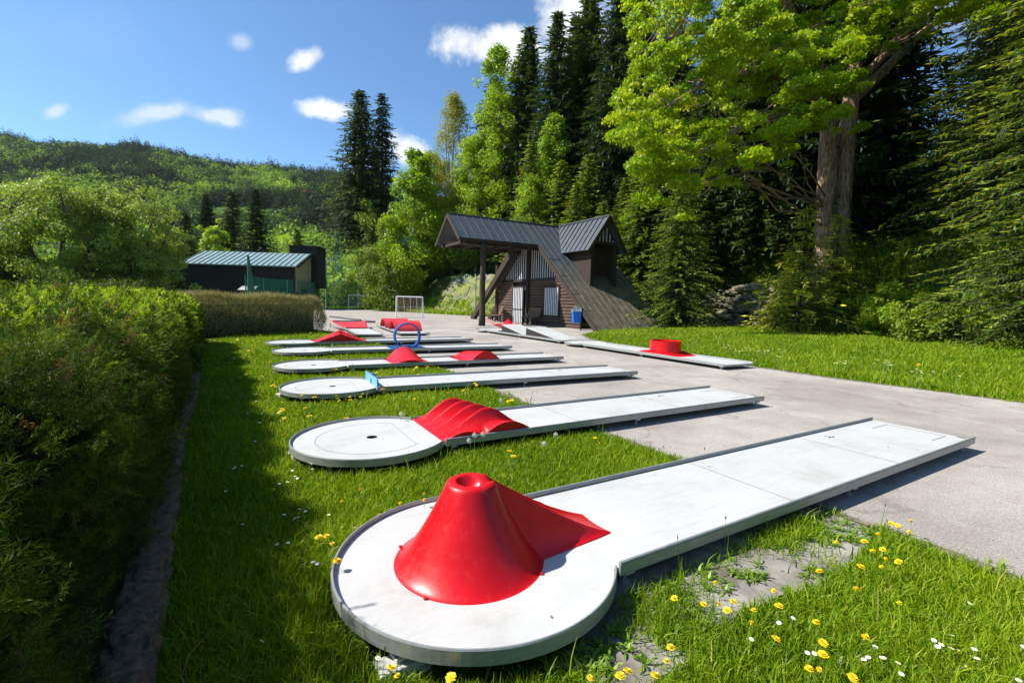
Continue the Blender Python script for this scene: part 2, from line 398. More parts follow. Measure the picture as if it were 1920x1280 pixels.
EDGE_R = [(13, 1.0), (8.37, 7.52), (6.75, 9.9), (5.6, 12.0), (4.6, 14.3), (3.3, 18.5), (3.2, 21.3), (4.3, 24)]
EDGE_L = [(3.7, .6), (2.95, 2.1), (2.6, 2.8), (1.6, 4.26), (.9, 5.4), (.21, 6.51), (-1.4, 9.7), (-3.9, 14.3), (-5.75, 17.6), (-7.9, 19.6), (-11, 23.5)]
FAR_EDGE = [(-30, 50), (-24, 60.5), (-18, 58.5), (-15, 55), (-10.5, 50.5), (-5.5, 46), (-1, 42.5), (4, 36.5), (6, 32), (5.5, 27)]
ASPH = EDGE_L + FAR_EDGE + EDGE_R[::-1]
def smooth(x): x = np.clip(x, 0, 1); return x * x * (3 - 2 * x)
def wav(x, y, f): return np.sin(x * f + 1.3 * np.sin(y * f * .7)) * np.cos(y * f * .9 + .8 * np.sin(x * f * .6))
def terrain(x, y):
    x = np.atleast_1d(np.asarray(x, float)); y = np.atleast_1d(np.asarray(y, float)); P = np.stack([x, y], 1)
    ina = inside(P, ASPH); da = seg_dist(P, ASPH + ASPH[:1])
    da = np.where(ina, 0, da)
    inb = inside(P, BANK); db = np.where(inb, seg_dist(P, TOE), 0)
    right = (x > .48 * (24 - y) * 0 + 3) & (y > -5)
    z = np.where(ina, -.03, -.012)
    z = z + np.where(right & ~ina, np.minimum(da * .05, .35), 0)
    z = z + np.where(inb, 4.0 * smooth(db / 4.6) + .22 * np.clip(db - 4, 0, 28) + .25 * wav(x, y, .9) * smooth(db / 2), 0)
    far = np.hypot(x, y)
    z = z - np.where(~inb, smooth((y - 64) / 80) * 9, 0)
    z = np.where((x < -14) & (y < 200), z - smooth((-14 - x) / 60) * 2.0 * smooth((far - 20) / 30), z)
    return z
def tz(x, y): return float(terrain(x, y)[0])
def axis(lo, hi, near, step):
    a = list(np.arange(-near, near + 1e-6, step)); s = step
    while a[-1] < hi: s *= 1.18; a.append(a[-1] + s)
    s = step
    while a[0] > lo: s *= 1.18; a.insert(0, a[0] - s)
    return np.array(a)
gx = axis(-2500, 2500, 22, .4); gy = axis(-2500, 2500, 32, .4)
gy = np.concatenate([gy[gy < -4], np.arange(-4, 52, .4), 52 + np.cumsum(.4 * 1.13 ** np.arange(1, 60))]); gy = gy[gy < 3200]
X, Y = np.meshgrid(gx, gy); Z = terrain(X.ravel(), Y.ravel())
V = np.stack([X.ravel(), Y.ravel(), Z], 1); nx = len(gx); ny = len(gy)
idx = (np.arange(ny - 1)[:, None] * nx + np.arange(nx - 1)[None]).ravel()
g = npmesh('ground', V, [np.stack([idx, idx + 1, idx + nx + 1, idx + nx], 1)], None, 'soil', smooth=True); tag(g, kind='structure')

def resample(poly, step, amp, seed):
    r_ = np.random.default_rng(seed); out = []
    poly = [np.array(p, float) for p in poly]
    for a, b_ in zip(poly, poly[1:] + poly[:1]):
        n = max(1, int(np.linalg.norm(b_ - a) / step)); d = unit(b_ - a); nn_ = np.array([-d[1], d[0]])
        for i in range(n):
            out.append(a + (b_ - a) * i / n + nn_ * amp * r_.normal() * (0 if i == 0 else 1))
    return out
def sheet(name, poly, z, mat, step=.25, amp=.02, seed=1):
    pts = resample(poly, step, amp, seed)
    bm = bmesh.new(); vs = [bm.verts.new((p[0], p[1], z)) for p in pts]; f_ = bm.faces.new(vs); bmesh.ops.triangulate(bm, faces=[f_])
    bmesh.ops.recalc_face_normals(bm, faces=bm.faces)
    me = bpy.data.meshes.new(name); bm.to_mesh(me); bm.free()
    if sum(p.normal.z for p in me.polygons) < 0: me.flip_normals()
    me.materials.append(MAT[mat]); o = bpy.data.objects.new(name, me); link(o); return tag(o, kind='structure')
sheet('asphalt', ASPH, 0.0, 'asphalt', .3, .035)
PAVE = [(.2, 1.75), (.55, 2.45), (1.3, 2.95), (2.25, 3.5), (2.5, 3.0), (2.05, 2.6), (1.62, 2.3), (1.15, 2.12), (.85, 1.85), (.5, 1.6)]
sheet('pavement', PAVE, -.004, 'concrete', .12, .02, 5)

def strip(name, line, w, z, mat, seed):
    r_ = np.random.default_rng(seed); P = [np.array(p, float) for p in line]; pts = []
    for a, b_ in zip(P[:-1], P[1:]):
        n = max(1, int(np.linalg.norm(b_ - a) / .1)); pts += [a + (b_ - a) * i / n for i in range(n)]
    pts = np.array(pts + [P[-1]]); t_ = unit(np.gradient(pts, axis=0)); nn_ = np.stack([-t_[:, 1], t_[:, 0]], 1); k = len(pts)
    wl_ = w * (.5 + .5 * r_.random(k)) * (1 + .6 * np.sin(np.arange(k) * .13)); wr_ = w * (.4 + .5 * r_.random(k)) * (1 + .6 * np.cos(np.arange(k) * .09))
    V_ = np.concatenate([np.c_[pts + nn_ * wl_[:, None], np.full(k, z)], np.c_[pts - nn_ * wr_[:, None], np.full(k, z)]]); i = np.arange(k - 1)
    o_ = npmesh(name, V_, [np.stack([i + k, i + k + 1, i + 1, i], 1)], None, mat); return tag(o_, kind='structure')
simple('verge_dirt', (.07, .055, .04), (.26, .21, .16), 9, 1, .8, detail=12, lo=.35, hi=.65)
strip('verge', EDGE_L, .07, .004, 'verge_dirt', 3); strip('verge', EDGE_R, .12, .004, 'verge_dirt', 4)
# far hill with its wood
def hill_h(x, y):
    t_ = np.clip((y - 130) / 700, 0, 1.4)
    u_ = x / np.maximum(y, 1)                    # bearing
    ridge = np.interp(u_, [-2.2, -1.4, -1.1, -.92, -.75, -.6, -.45, -.37, -.2, 0, .3, 1], [.34, .355, .35, .333, .318, .301, .289, .278, .262, .24, .2, .15]) * 830 - 42 - 16 * np.clip(-u_ - .8, 0, 1)
    bumps = 9 * wav(x, y, .018) + 4 * wav(x + 40, y, .05)
    s_ = smooth(np.minimum(t_, 1)) * .55 + np.minimum(t_, 1) ** 1.3 * .45
    h_ = -9 + (ridge + 9) * s_ - np.maximum(t_ - 1, 0) * 260 + bumps * np.clip(t_ * 3, 0, 1)
    return h_
ys = np.concatenate([np.arange(120, 300, 12), np.arange(300, 1100, 20)])
us = np.linspace(-2.3, 1.0, 130)
U_, Y_ = np.meshgrid(us, ys); X_ = U_ * Y_; H_ = hill_h(X_, Y_)
V = np.stack([X_.ravel(), Y_.ravel(), H_.ravel()], 1); nx = len(us)
idx = (np.arange(len(ys) - 1)[:, None] * nx + np.arange(nx - 1)[None]).ravel()
hl = npmesh('hill', V, [np.stack([idx, idx + 1, idx + nx + 1, idx + nx], 1)], None, 'grass_soft', smooth=True); tag(hl, kind='structure')
a_ = hl.data.attributes.new('tint', 'FLOAT', 'FACE'); a_.data.foreach_set('value', np.full(len(hl.data.polygons), .3, np.float32))

def far_tree(kind, nleaf, r):
    """small tree of loose leaf clumps, unit height"""
    if kind == 'con':
        t_ = r.random(nleaf) ** .75; t_ = 1 - t_ * .97
        ang = r.random(nleaf) * 6.283; rad = .17 * (1 - t_) ** .85 * (.35 + .65 * r.random(nleaf) ** .5)
        C = np.stack([rad * np.cos(ang), rad * np.sin(ang), t_], 1)
        D = np.stack([np.cos(ang), np.sin(ang), -.35 + .2 * r.random(nleaf)], 1)
        s_ = (.26 / np.sqrt(nleaf / 60)) * (.35 + (1 - t_))
        V_, Q = kites(C, D, s_ * .8, s_ * .42, np.tile([[0, 0, 1.]], (nleaf, 1)) + r.normal(size=(nleaf, 3)) * .3, r)
    else:
        d = unit(r.normal(size=(nleaf, 3))); q = (.55 + .45 * r.random(nleaf)) ** .5
        lob = 1 + .22 * np.sin(d[:, 0] * 5 + r.random() * 6) * np.cos(d[:, 1] * 4 + r.random() * 6) + .12 * r.normal(size=nleaf)
        C = d * (q * lob)[:, None] * np.array([.36, .36, .42]) + np.array([0, 0, .56])
        s_ = .235 / np.sqrt(nleaf / 60)
        V_, Q = kites(C, r.normal(size=(nleaf, 3)), s_, s_ * .8, d + r.normal(size=(nleaf, 3)) * .6, r)
    return V_, Q
def stamp(protos, pos, hts, wid, tints, sel, name, mat, label=None):
    VV, QQ, TT = [], [], []; off = 0
    for k, (V_, Q) in enumerate(protos):
        w = np.where(sel == k)[0]
        if not len(w): continue
        a = rng.random(len(w)) * 6.283; c_, s_ = np.cos(a), np.sin(a)
        B = V_[None] * (hts[w] * 1)[:, None, None]
        bx = (B[..., 0] * c_[:, None] - B[..., 1] * s_[:, None]) * wid[w][:, None]; by = (B[..., 0] * s_[:, None] + B[..., 1] * c_[:, None]) * wid[w][:, None]
        P = np.stack([bx + pos[w, 0][:, None], by + pos[w, 1][:, None], B[..., 2] + pos[w, 2][:, None]], -1)
        VV.append(P.reshape(-1, 3)); nq = len(Q)
        QQ.append((Q[None] + (np.arange(len(w)) * len(V_))[:, None, None]).reshape(-1, 4) + off); off += P.shape[0] * P.shape[1]
        TT.append((tints[w][:, None] + rng.normal(size=(len(w), nq)) * .05).ravel())
    return npmesh(name, np.concatenate(VV), QQ, TT, mat)
r2 = np.random.default_rng(11)
protos = [far_tree('con', 90, r2), far_tree('con', 100, r2), far_tree('con', 80, r2), far_tree('dec', 260, r2), far_tree('dec', 230, r2), far_tree('dec', 280, r2)]
npt = 14500
uu = r2.uniform(-1.25, -.28, npt * 2); yy = np.sqrt(r2.uniform(170 ** 2, 880 ** 2, npt * 2)); sel_ = r2.random(npt * 2) < .50
uu, yy = uu[sel_], yy[sel_]; xx = uu * yy
conp = .46 + .42 * smooth((yy - 500) / 300) + .75 * wav(xx, yy, .017) + .45 * wav(xx + 99, yy + 31, .045)
conp = np.where(yy < 330, .10 + .15 * wav(xx, yy, .05), conp); conp = np.where(yy > 775, .93, conp)
iscon = r2.random(len(xx)) < conp
meadow = (wav(xx + 7, yy + 50, .016) > .72) & (yy < 520)
keep = ~meadow
xx, yy, iscon = xx[keep], yy[keep], iscon[keep]
hh = np.where(iscon, r2.normal(20, 4.0, len(xx)), r2.normal(13.5, 2.6, len(xx)))
tt = np.where(iscon, r2.uniform(.0, .30, len(xx)), np.clip(.66 + .22 * wav(xx, yy, .03) + r2.normal(0, .12, len(xx)), .42, 1))
sel = np.where(iscon, r2.integers(0, 3, len(xx)), r2.integers(3, 6, len(xx)))
o = stamp(protos, np.stack([xx, yy, hill_h(xx, yy) - 1], 1), hh, np.where(iscon, 1.15, 1.15), tt, sel, 'forest', 'forest')
tag(o, 'mixed wood of pale green and dark conifer trees covering the far hillside', 'forest', kind='stuff')
# nearer valley wood, finer leaves
protos = [far_tree('con', 420, r2), far_tree('con', 380, r2), far_tree('dec', 800, r2), far_tree('dec', 700, r2), far_tree('dec', 900, r2)]
n = 560
uu = r2.uniform(-1.35, -.1, n); yy = r2.uniform(95, 300, n); xx = uu * yy
iscon = r2.random(n) < .16
z0 = np.where(yy > 130, hill_h(xx, yy), terrain(xx, yy)) - .5
hh = np.where(iscon, r2.normal(18, 3, n), r2.normal(11.5, 2.2, n)) * np.clip(.62 + yy / 500, .6, 1.1)
tt = np.where(iscon, r2.uniform(.05, .3, n), np.clip(r2.normal(.72, .14, n), .45, 1)); sel = np.where(iscon, r2.integers(0, 2, n), r2.integers(2, 5, n))
o = stamp(protos, np.stack([xx, yy, z0], 1), hh, np.full(n, 1.2), tt, sel, 'valley_forest', 'forest')
tag(o, 'soft green broadleaf wood filling the valley floor below the hill', 'forest', kind='stuff')

# ------------------------------------------------------------------ minigolf lanes
LR, LW, ZT = .70, .45, .12
LJ = math.sqrt(LR * LR - LW * LW); AJ = math.asin(LW / LR)
def heightpatch(name, xs, ys, fn, mat, parent, zb=ZT, skirt=True, both=True, hollow=False):
    """surface z=fn(x,y) over a grid, closed by a skirt down to the board"""
    mb = MB(); nx_, ny_ = len(xs), len(ys)
    P = [(x, y, zb + max(fn(x, y), 0.002)) for y in ys for x in xs]
    Fq = [(j * nx_ + i, j * nx_ + i + 1, (j + 1) * nx_ + i + 1, (j + 1) * nx_ + i) for j in range(ny_ - 1) for i in range(nx_ - 1)]
    mb.add(P, Fq)
    o_ = mb.build(name, mat, parent, smooth=True)
    if skirt:
        k = MB()
        for j in (0, ny_ - 1):
            top = [(x, ys[j], zb + max(fn(x, ys[j]), .002)) for x in xs]; bot = [(x, ys[j], zb + .001) for x in xs]
            k.add(top + bot, [(i, i + 1, nx_ + i + 1, nx_ + i) for i in range(nx_ - 1)])
        for i in (0, nx_ - 1):
            top = [(xs[i], y, zb + max(fn(xs[i], y), .002)) for y in ys]; bot = [(xs[i], y, zb + .001) for y in ys]
            k.add(top + bot, [(q, q + 1, ny_ + q + 1, ny_ + q) for q in range(ny_ - 1)])
        k.build('side_panel', mat, o_)
    return o_
def lane(label, cx, cy, deg, L=6.25, W=LW, circle=True, hole=True, legs=True, grp=None, marks='tee'):
    t_ = thing('minigolf_lane', label, 'minigolf lane', (cx, cy, 0), R(deg))
    LJ_ = math.sqrt(LR * LR - W * W); AJ_ = math.asin(W / LR); x1 = L - LR if circle else L
    mb = MB(); x0 = LJ_ if circle else 0
    if circle:
        hr = .05 if hole else 0.0
        nseg = 96; outer, inner = [], []
        for i in range(nseg):
            a = -math.pi + 2 * math.pi * i / nseg
            r_ = LR if abs(a) >= AJ_ else LJ_ / math.cos(a)
            outer.append((r_ * math.cos(a), r_ * math.sin(a), ZT)); inner.append((max(hr, .001) * math.cos(a), max(hr, .001) * math.sin(a), ZT))
        mb.add(inner + outer, [(i, nseg + i, nseg + (i + 1) % nseg, (i + 1) % nseg) for i in range(nseg)])
        mb.add(outer + [(x, y, z - .03) for x, y, z in outer], [(i, nseg + i, nseg + (i + 1) % nseg, (i + 1) % nseg) for i in range(nseg)])
    n_p = 3; step = (x1 - x0) / n_p
    for i in range(n_p):
        a = x0 + i * step + (.0015 if i or circle else 0); b_ = x0 + (i + 1) * step - .0015
        mb.box(((a + b_) / 2, 0, ZT - .015), (b_ - a, 2 * W - .004, .03))
    mb.build('playing_surface', 'lane_white', t_)
    if circle and hole:
        h = MB(); nn_ = 20; ring = [(.05 * math.cos(2 * math.pi * i / nn_), .05 * math.sin(2 * math.pi * i / nn_), ZT - .002) for i in range(nn_)]
        low = [(x, y, ZT - .1) for x, y, z in ring]
        h.add(ring + low, [(i, nn_ + i, nn_ + (i + 1) % nn_, (i + 1) % nn_) for i in range(nn_)] + [tuple(range(nn_, 2 * nn_))]); h.build('hole_cup', 'black', t_)
        mk = MB(); 
        for i in range(60):                                        # thin boundary line round the hole
            a0, a1 = -math.pi + 2 * math.pi * i / 60, -math.pi + 2 * math.pi * (i + 1) / 60
            rr0 = .50
            q = [(r_ * math.cos(a), r_ * math.sin(a)) for r_, a in ((rr0, a0), (rr0 + .004, a0), (rr0 + .004, a1), (rr0, a1))]
            if min(p[0] for p in q) > .30: continue
            mk.add([(x, y, ZT + .0015) for x, y in q], [(0, 1, 2, 3)])
        yb = math.sqrt(.5 ** 2 - .3 ** 2)
        mk.add([(.30, -yb, ZT + .0015), (.304, -yb, ZT + .0015), (.304, yb, ZT + .0015), (.30, yb, ZT + .0015)], [(0, 1, 2, 3)])
        mk.build('boundary_line', 'mark_dark', t_)
    # rails
    rh0, rh1, rw = ZT - .038, ZT + .027, .014
    if circle:
        rim = MB(); nseg = 90; P = []
        for i in range(nseg + 1):
            a = AJ_ + .012 + (2 * math.pi - 2 * AJ_ - .024) * i / nseg
            for (dr, z) in ((0.002, rh0), (rw, rh0), (rw, rh1 - .006), (rw * .75, rh1), (rw * .3, rh1), (0.002, rh1 - .006)):
                P.append(((LR + dr) * math.cos(a), (LR + dr) * math.sin(a), z))
        k = 6
        Fq = [(i * k + j, i * k + (j + 1) % k, (i + 1) * k + (j + 1) % k, (i + 1) * k + j) for i in range(nseg) for j in range(k)]
        Fq += [tuple(range(k)), tuple(nseg * k + j for j in range(k))]
        rim.add(P, Fq); rim.build('rim', 'rail_metal', t_)
    for s in (-1, 1):
        q = MB(); xa = x0 + (.03 if circle else 0)
        prof = [(W + .002, rh0), (W + rw, rh0), (W + rw, rh1 - .01), (W + rw * .75, rh1 - .003), (W + rw * .3, rh1 - .003), (W + .002, rh1 - .01)]
        P = [(x, s * y, z) for x in (xa, x1) for y, z in prof]; k = 6
        q.add(P, [(j, (j + 1) % k, k + (j + 1) % k, k + j) for j in range(k)] + [tuple(range(k)), tuple(range(k, 2 * k))])
        q.tube([(xa, s * (W + rw * .5), rh1 - .004), (x1, s * (W + rw * .5), rh1 - .004)], .011, 8)
        q.build('rail', 'rail_metal', t_)
    if marks == 'tee':
        mk = MB()
        def ln(a, b_, w=.006):
            mk.beam((a[0], a[1], ZT + .0015), (b_[0], b_[1], ZT + .0015), w, .002)
        if circle:
            ln((x1 - .48, .26), (x1 - .12, .26)); ln((x1 - .48, -.26), (x1 - .12, -.26)); ln((x1 - .12, -.26), (x1 - .12, .26))
        mk.beam((x1 - .03, -.40, ZT + .0025), (x1 - .03, -.33, ZT + .0025), .035, .003)
        mk.build('tee_marking', 'mark_dark', t_)
        sp_ = MB()
        for k_ in (1, 2): jl = MB(); jl.beam((x0 + k_ * step, -W + .01, ZT + .0012), (x0 + k_ * step, W - .01, ZT + .0012), .004, .002); jl.build('panel_joint', 'mark_dark', t_)
        for k in range(5):
            a = k * 1.31 + .4 + .5 * math.sin(k * 7); sp_.beam((4.22 + .006 * k, .30 - .004 * k, ZT + .002), (4.22 + (.03 + .012 * k) * math.cos(a), .30 + (.05 - .007 * k) * math.sin(a), ZT + .002), .007 + .002 * k, .002)
        if L > 6: sp_.build('dark_splash', 'mark_dark', t_)
    if legs:
        xsup = [x0 + .12, (x0 + x1) / 2, x1 - .10] + ([-.45] if circle else [])
        for x in xsup:
            q = MB(); w = W if x > 0 else .5
            q.box((x, 0, ZT - .05), (.06, 2 * w - .01, .03))
            for s in (-1, 1):
                q.tube([(x, s * (w - .05), ZT - .06), (x, s * (w - .05), .012)], .010, 8); q.tube([(x, s * (w - .05), .012), (x, s * (w - .05), -.005)], .026, 8)
            q.build('support_leg', 'grey_metal', t_)
    return t_

FIT = [(-.154, 2.337, 30.72), (-1.310, 4.348, 30.33), (-2.648, 6.846, 27.94), (-3.830, 8.968, 28.69), (-5.092, 11.410, 28.34), (-6.294, 13.397, 31.85)]
# lane 1 : volcano
L1 = lane('nearest white minigolf lane, with the tall red volcano cone on its round end', *FIT[0], hole=False)
def volcano(parent):
    cx, cy, Rb, H, Rr = -.050, -.015, .380, .398, .124
    xf, yc = .785, -.035
    def cone(r_):
        if r_ < .035: return H - .045
        if r_ < .085: return H - .045 + .055 * smooth((r_ - .035) / .05)
        if r_ < Rr: return H + .010 * math.cos((r_ - .1) / .022 * 1.5)
        q = (Rb - r_) / (Rb - Rr)
        return max(0, H * (max(q, 0) ** 1.42)) if r_ < Rb else 0
    def rampz(x, y):                       # x measured from the cone centre
        s_ = (x - .10) / (xf - cx - .10)
        if x < .02: return -1
        s_ = max(s_, 0)
        zc = (H - .024) * (1 - s_) ** 1.28
        hw = .050 + .080 * s_ ** 1.5
        yy_ = abs(y - (yc - cy) * s_)
        lip = .030 * (1 - s_) ** .5
        if yy_ <= hw: return zc + lip * (yy_ / hw) ** 3
        fl = .185 * (1 - s_) ** .8 + .006
        d = (yy_ - hw) / (fl - .0 * s_)
        return max(0, (zc + lip) * max(0, 1 - d) ** 1.9) if d < 1 else -1
    def top(x, y):
        r_ = math.hypot(x, y); a = cone(r_); b_ = rampz(x, y) if not (r_ < .11) else -1
        if x > .04: a -= .030 * math.exp(-(y / .034) ** 2) * float(smooth((r_ - .05) / .03))
        k = .018; m_ = max(a, b_)
        return m_ + max(0, k - abs(a - b_)) ** 2 / (4 * k)
    # polar grid whose outline follows the foot of the cone and of the ramp
    na, nr = 240, 64; P = []; 
    def rout(a):
        lo, hi = Rb, 1.0
        ca, sa = math.cos(a), math.sin(a)
        if ca < .2: return Rb
        r_ = 1.0
        for q in np.arange(Rb, .90, .004):
            x, y = q * ca, q * sa
            if x > xf - cx: return (xf - cx) / ca
            if rampz(x, y) <= 0.003: return q
        return (xf - cx) / ca
    angs = []
    for i in range(na):
        q = i / na * 2 - 1; angs.append(math.pi * (.45 * q + .55 * q ** 3))
    for a in angs:
        ro = rout(a)
        for j in range(nr + 1):
            s_ = (j / nr); r_ = .001 + (ro - .001) * s_
            x, y = r_ * math.cos(a), r_ * math.sin(a); z = top(x, y) if j < nr else 0
            if x > xf - cx - .012: z = min(z, .008)
            P.append((cx + x, cy + y, ZT + .001 + z))
    n_ = nr + 1
    Fq = [(i * n_ + j, i * n_ + j + 1, ((i + 1) % na) * n_ + j + 1, ((i + 1) % na) * n_ + j) for i in range(na) for j in range(nr)]
    mb = MB(); mb.add(P, Fq)
    o_ = mb.build('volcano_cone', 'red_paint', parent, smooth=True)
    for a in (-2.55, -.9, 2.4):
        sc_ = MB(); sc_.tube([(cx + (Rb + .004) * math.cos(a), cy + (Rb + .004) * math.sin(a), ZT + .001), (cx + (Rb + .004) * math.cos(a), cy + (Rb + .004) * math.sin(a), ZT + .010)], .009, 8); sc_.build('fixing_lug', 'red_paint', o_)
    return o_
volcano(L1)
# lane 2 : five parallel waves
L2 = lane('white minigolf lane carrying the broad set of five red waves beside its round end', *FIT[1])
def waves(x, y):
    s_ = (x - LJ - .01) / 1.0; q = (y + LW) / (2 * LW)
    s_ = min(max(s_, 0), 1)
    k = q * 4.5; rib = 1 - abs(math.sin(math.pi * k)) ** .9
    cen = .62 - .26 * q
    main = math.exp(-((s_ - cen) / .33) ** 2) * math.sin(math.pi * s_) ** .5
    w_ = float(smooth((q - .02) / .14))
    lo = .07 * math.sin(math.pi * s_ / .46) if s_ < .46 else .12 * math.sin(math.pi * (s_ - .40) / .60)
    hi = .215 * main * (.52 + .48 * rib) + .035 * rib * math.sin(math.pi * s_)
    return max(0, lo) * (1 - w_) + hi * w_
heightpatch('wave_obstacle', list(np.linspace(LJ + .01, LJ + 1.01, 50)), list(np.linspace(-LW + .004, LW - .004, 90)), waves, 'red_paint', L2)
# lane 3 : low blue gate
L3 = lane('white minigolf lane with a small light blue board standing across its throat', *FIT[2])
gt = MB()
for (a, b_) in ((-.44, -.05), (.05, .44)): gt.box((LJ + .03, (a + b_) / 2, ZT + .07), (.02, b_ - a, .14))
gt.box((LJ + .03, 0, ZT + .115), (.02, .1, .05)); gt.box((LJ + .10, .43, ZT + .05), (.14, .02, .1)); gt.build('gate_board', 'blue_light', L3)
# lane 4 : two humps
L4 = lane('white minigolf lane with two separate red arched humps', *FIT[3])
def hump(x0_, ln_, H, tilt, grow):
    def f_(x, y):
        s_ = (x - x0_) / ln_; q = (y + LW) / (2 * LW)
        s_ = s_ - tilt * (q - .5)
        return H * math.sin(math.pi * min(max(s_, 0), 1)) * (grow[0] + (grow[1] - grow[0]) * q)
    return f_
heightpatch('hump_obstacle', list(np.linspace(1.45, 2.25, 36)), list(np.linspace(-.446, .446, 20)), hump(1.46, .76, .27, .10, (.30, 1.0)), 'red_paint', L4)
heightpatch('hump_obstacle', list(np.linspace(2.95, 3.85, 36)), list(np.linspace(-.446, .446, 20)), hump(3.08, .74, .22, -.1, (1.0, .6)), 'red_paint', L4)
# lane 5 : loop
L5 = lane('white minigolf lane with the upright blue loop', *FIT[4])
lp = MB(); n_ = 56; P = []
lx = 2.55; lr = .31
for i in range(n_ + 1):
    a = -math.pi / 2 + 2 * math.pi * i / n_; yo = -.12 + .24 * i / n_
    for (dr, dy) in ((0, -.085), (0, .085), (.032, .085), (.032, -.085)):
        P.append((lx + (lr + dr) * math.cos(a), yo + dy, ZT + .02 + lr + (lr + dr) * math.sin(a)))
lp.add(P, [(i * 4 + j, i * 4 + (j + 1) % 4, (i + 1) * 4 + (j + 1) % 4, (i + 1) * 4 + j) for i in range(n_) for j in range(4)])
lp.build('loop', 'blue_paint', L5, smooth=False)
bp = MB(); bp.box((lx, 0, ZT + .008), (.95, .86, .014)); bp.box((lx - .2, -.2, ZT + .03), (.35, .2, .035)); bp.box((lx + .15, .2, ZT + .03), (.35, .2, .035)); bp.build('base_plate', 'blue_paint', L5, bevel=.01)
# lane 6 : tilted red hill
L6 = lane('white minigolf lane with a lopsided red peaked hill, next to the brown bush', *FIT[5])
def peak(x, y):
    s_ = (x - LJ) / 1.55; q = (y + LW) / (2 * LW)
    a = max(0, 1 - abs(s_ - (.42 + .12 * q)) / .52)
    return .33 * a ** 1.15 * (.72 + .28 * math.sin(math.pi * q)) + (.03 * math.sin(q * 19) * a) - (.10 * math.exp(-((s_ - .5) / .06) ** 2 - ((q - .3) / .15) ** 2))
heightpatch('peak_obstacle', list(np.linspace(LJ, LJ + 1.55, 46)), list(np.linspace(-.446, .446, 24)), peak, 'red_paint', L6)

# lane 7 & 8 run away from the camera, seen end on
def lane_away(label, pa, pb, W, L):
    d = np.array(pb[:2]) - np.array(pa[:2]); ang = math.degrees(math.atan2(d[1], d[0]))
    return lane(label, pa[0], pa[1], ang, L=L, W=W, circle=False, hole=False, marks=None)
a7 = (un(669, 627, .12) + un(716, 625.5, .12)) / 2; b7 = (un(645, 616, .12) + un(688, 614.5, .12)) / 2
L7 = lane_away('short white minigolf lane ending in a pinkish red flared jump plate', a7, b7, .47, 3.3)
jp = MB(); P = []
ny_, nx_ = 14, 14
for i in range(nx_ + 1):
    s_ = i / nx_
    for j in range(ny_ + 1):
        q = j / ny_ * 2 - 1; w = .47 + .42 * s_
        P.append((3.3 + 3.0 * s_, q * w, ZT + .02 + .10 * s_ ** 1.2 + .10 * s_ * abs(q) ** 6))
n_ = ny_ + 1
jp.add(P, [(i * n_ + j, i * n_ + j + 1, (i + 1) * n_ + j + 1, (i + 1) * n_ + j) for i in range(nx_) for j in range(ny_)])
jo = jp.build('jump_plate', 'red_faded', L7, smooth=True); so = jo.modifiers.new('solid', 'SOLIDIFY'); so.thickness = .03
fr = MB(); fr.beam((3.3, -.45, ZT), (6.3, -.8, .08), .05, .06); fr.beam((3.3, .45, ZT), (6.3, .8, .08), .05, .06)
for s in (-1, 1): fr.beam((6.15, s * .8, .0), (6.15, s * .8, .2), .05, .05)
fr.build('plate_frame', 'rail_metal', L7)
a8 = (un(742, 624, .12) + un(808, 624, .12)) / 2; b8 = (un(694, 611, .12) + un(748, 605.5, .12)) / 2
L8 = lane_away('white minigolf lane with two big red barrel arches one behind the other', a8, b8, .54, 5.6)
for x0_ in (1.0, 3.2):
    br = MB(); P = []; n_ = 24
    for i in range(n_ + 1):
        a = math.pi * i / n_
        for (dr, y) in ((0, -.56), (0, .56), (.03, .56), (.03, -.56)):
            fl = 1 + .18 * (1 - math.sin(a))
            P.append((x0_ + .55 - (.56 + dr) * math.cos(a) * fl, y, ZT + .015 + (.37 + dr) * math.sin(a)))
    br.add(P, [(i * 4 + j, i * 4 + (j + 1) % 4, (i + 1) * 4 + (j + 1) % 4, (i + 1) * 4 + j) for i in range(n_) for j in range(4)])
    br.build('barrel_arch', 'red_faded', L8, smooth=False)
# lane 9 : two white wedges, against the hut
e9 = (un(1051, 640, .12) + un(1090, 636, .12)) / 2; f9 = un(921, 617.5, .12)
d9 = f9 - e9; L9len = float(np.linalg.norm(d9[:2])); ang9 = math.degrees(math.atan2(-d9[1], -d9[0]))
L9 = lane('white minigolf lane with two white wedge ramps, in front of the log hut', f9[0], f9[1], ang9, L=L9len + .7, W=.5, hole=False, marks=None)
for (xs_, xe_) in ((L9len * .30, L9len * .60), (L9len * .62, L9len * .97)):
    w = MB(); H = .34
    w.add([(xs_, -.47, ZT + H), (xs_, .47, ZT + H), (xe_, .47, ZT + .006), (xe_, -.47, ZT + .006), (xs_, -.47, ZT + H - .03), (xs_, .47, ZT + H - .03), (xe_, .47, ZT + .001), (xe_, -.47, ZT + .001)],
          [(0, 1, 2, 3), (4, 7, 6, 5), (0, 3, 7, 4), (1, 5, 6, 2), (0, 4, 5, 1), (3, 2, 6, 7)])
    wo_ = w.build('wedge_ramp', 'lane_white', L9)
    k = MB()
    for s in (-1, 1): k.add([(xs_ + .01, s * .46, ZT + H - .03), (xe_ - .05, s * .46, ZT + .002), (xs_ + .01, s * .46, ZT + .002), (xs_ + .01, s * .45, ZT + H - .03), (xe_ - .05, s * .45, ZT + .002), (xs_ + .01, s * .45, ZT + .002)], [(0, 1, 2), (5, 4, 3), (0, 3, 4, 1), (1, 4, 5, 2), (2, 5, 3, 0)])
    k.build('side_panel', 'board_dark', wo_)
ct = MB(); P = []
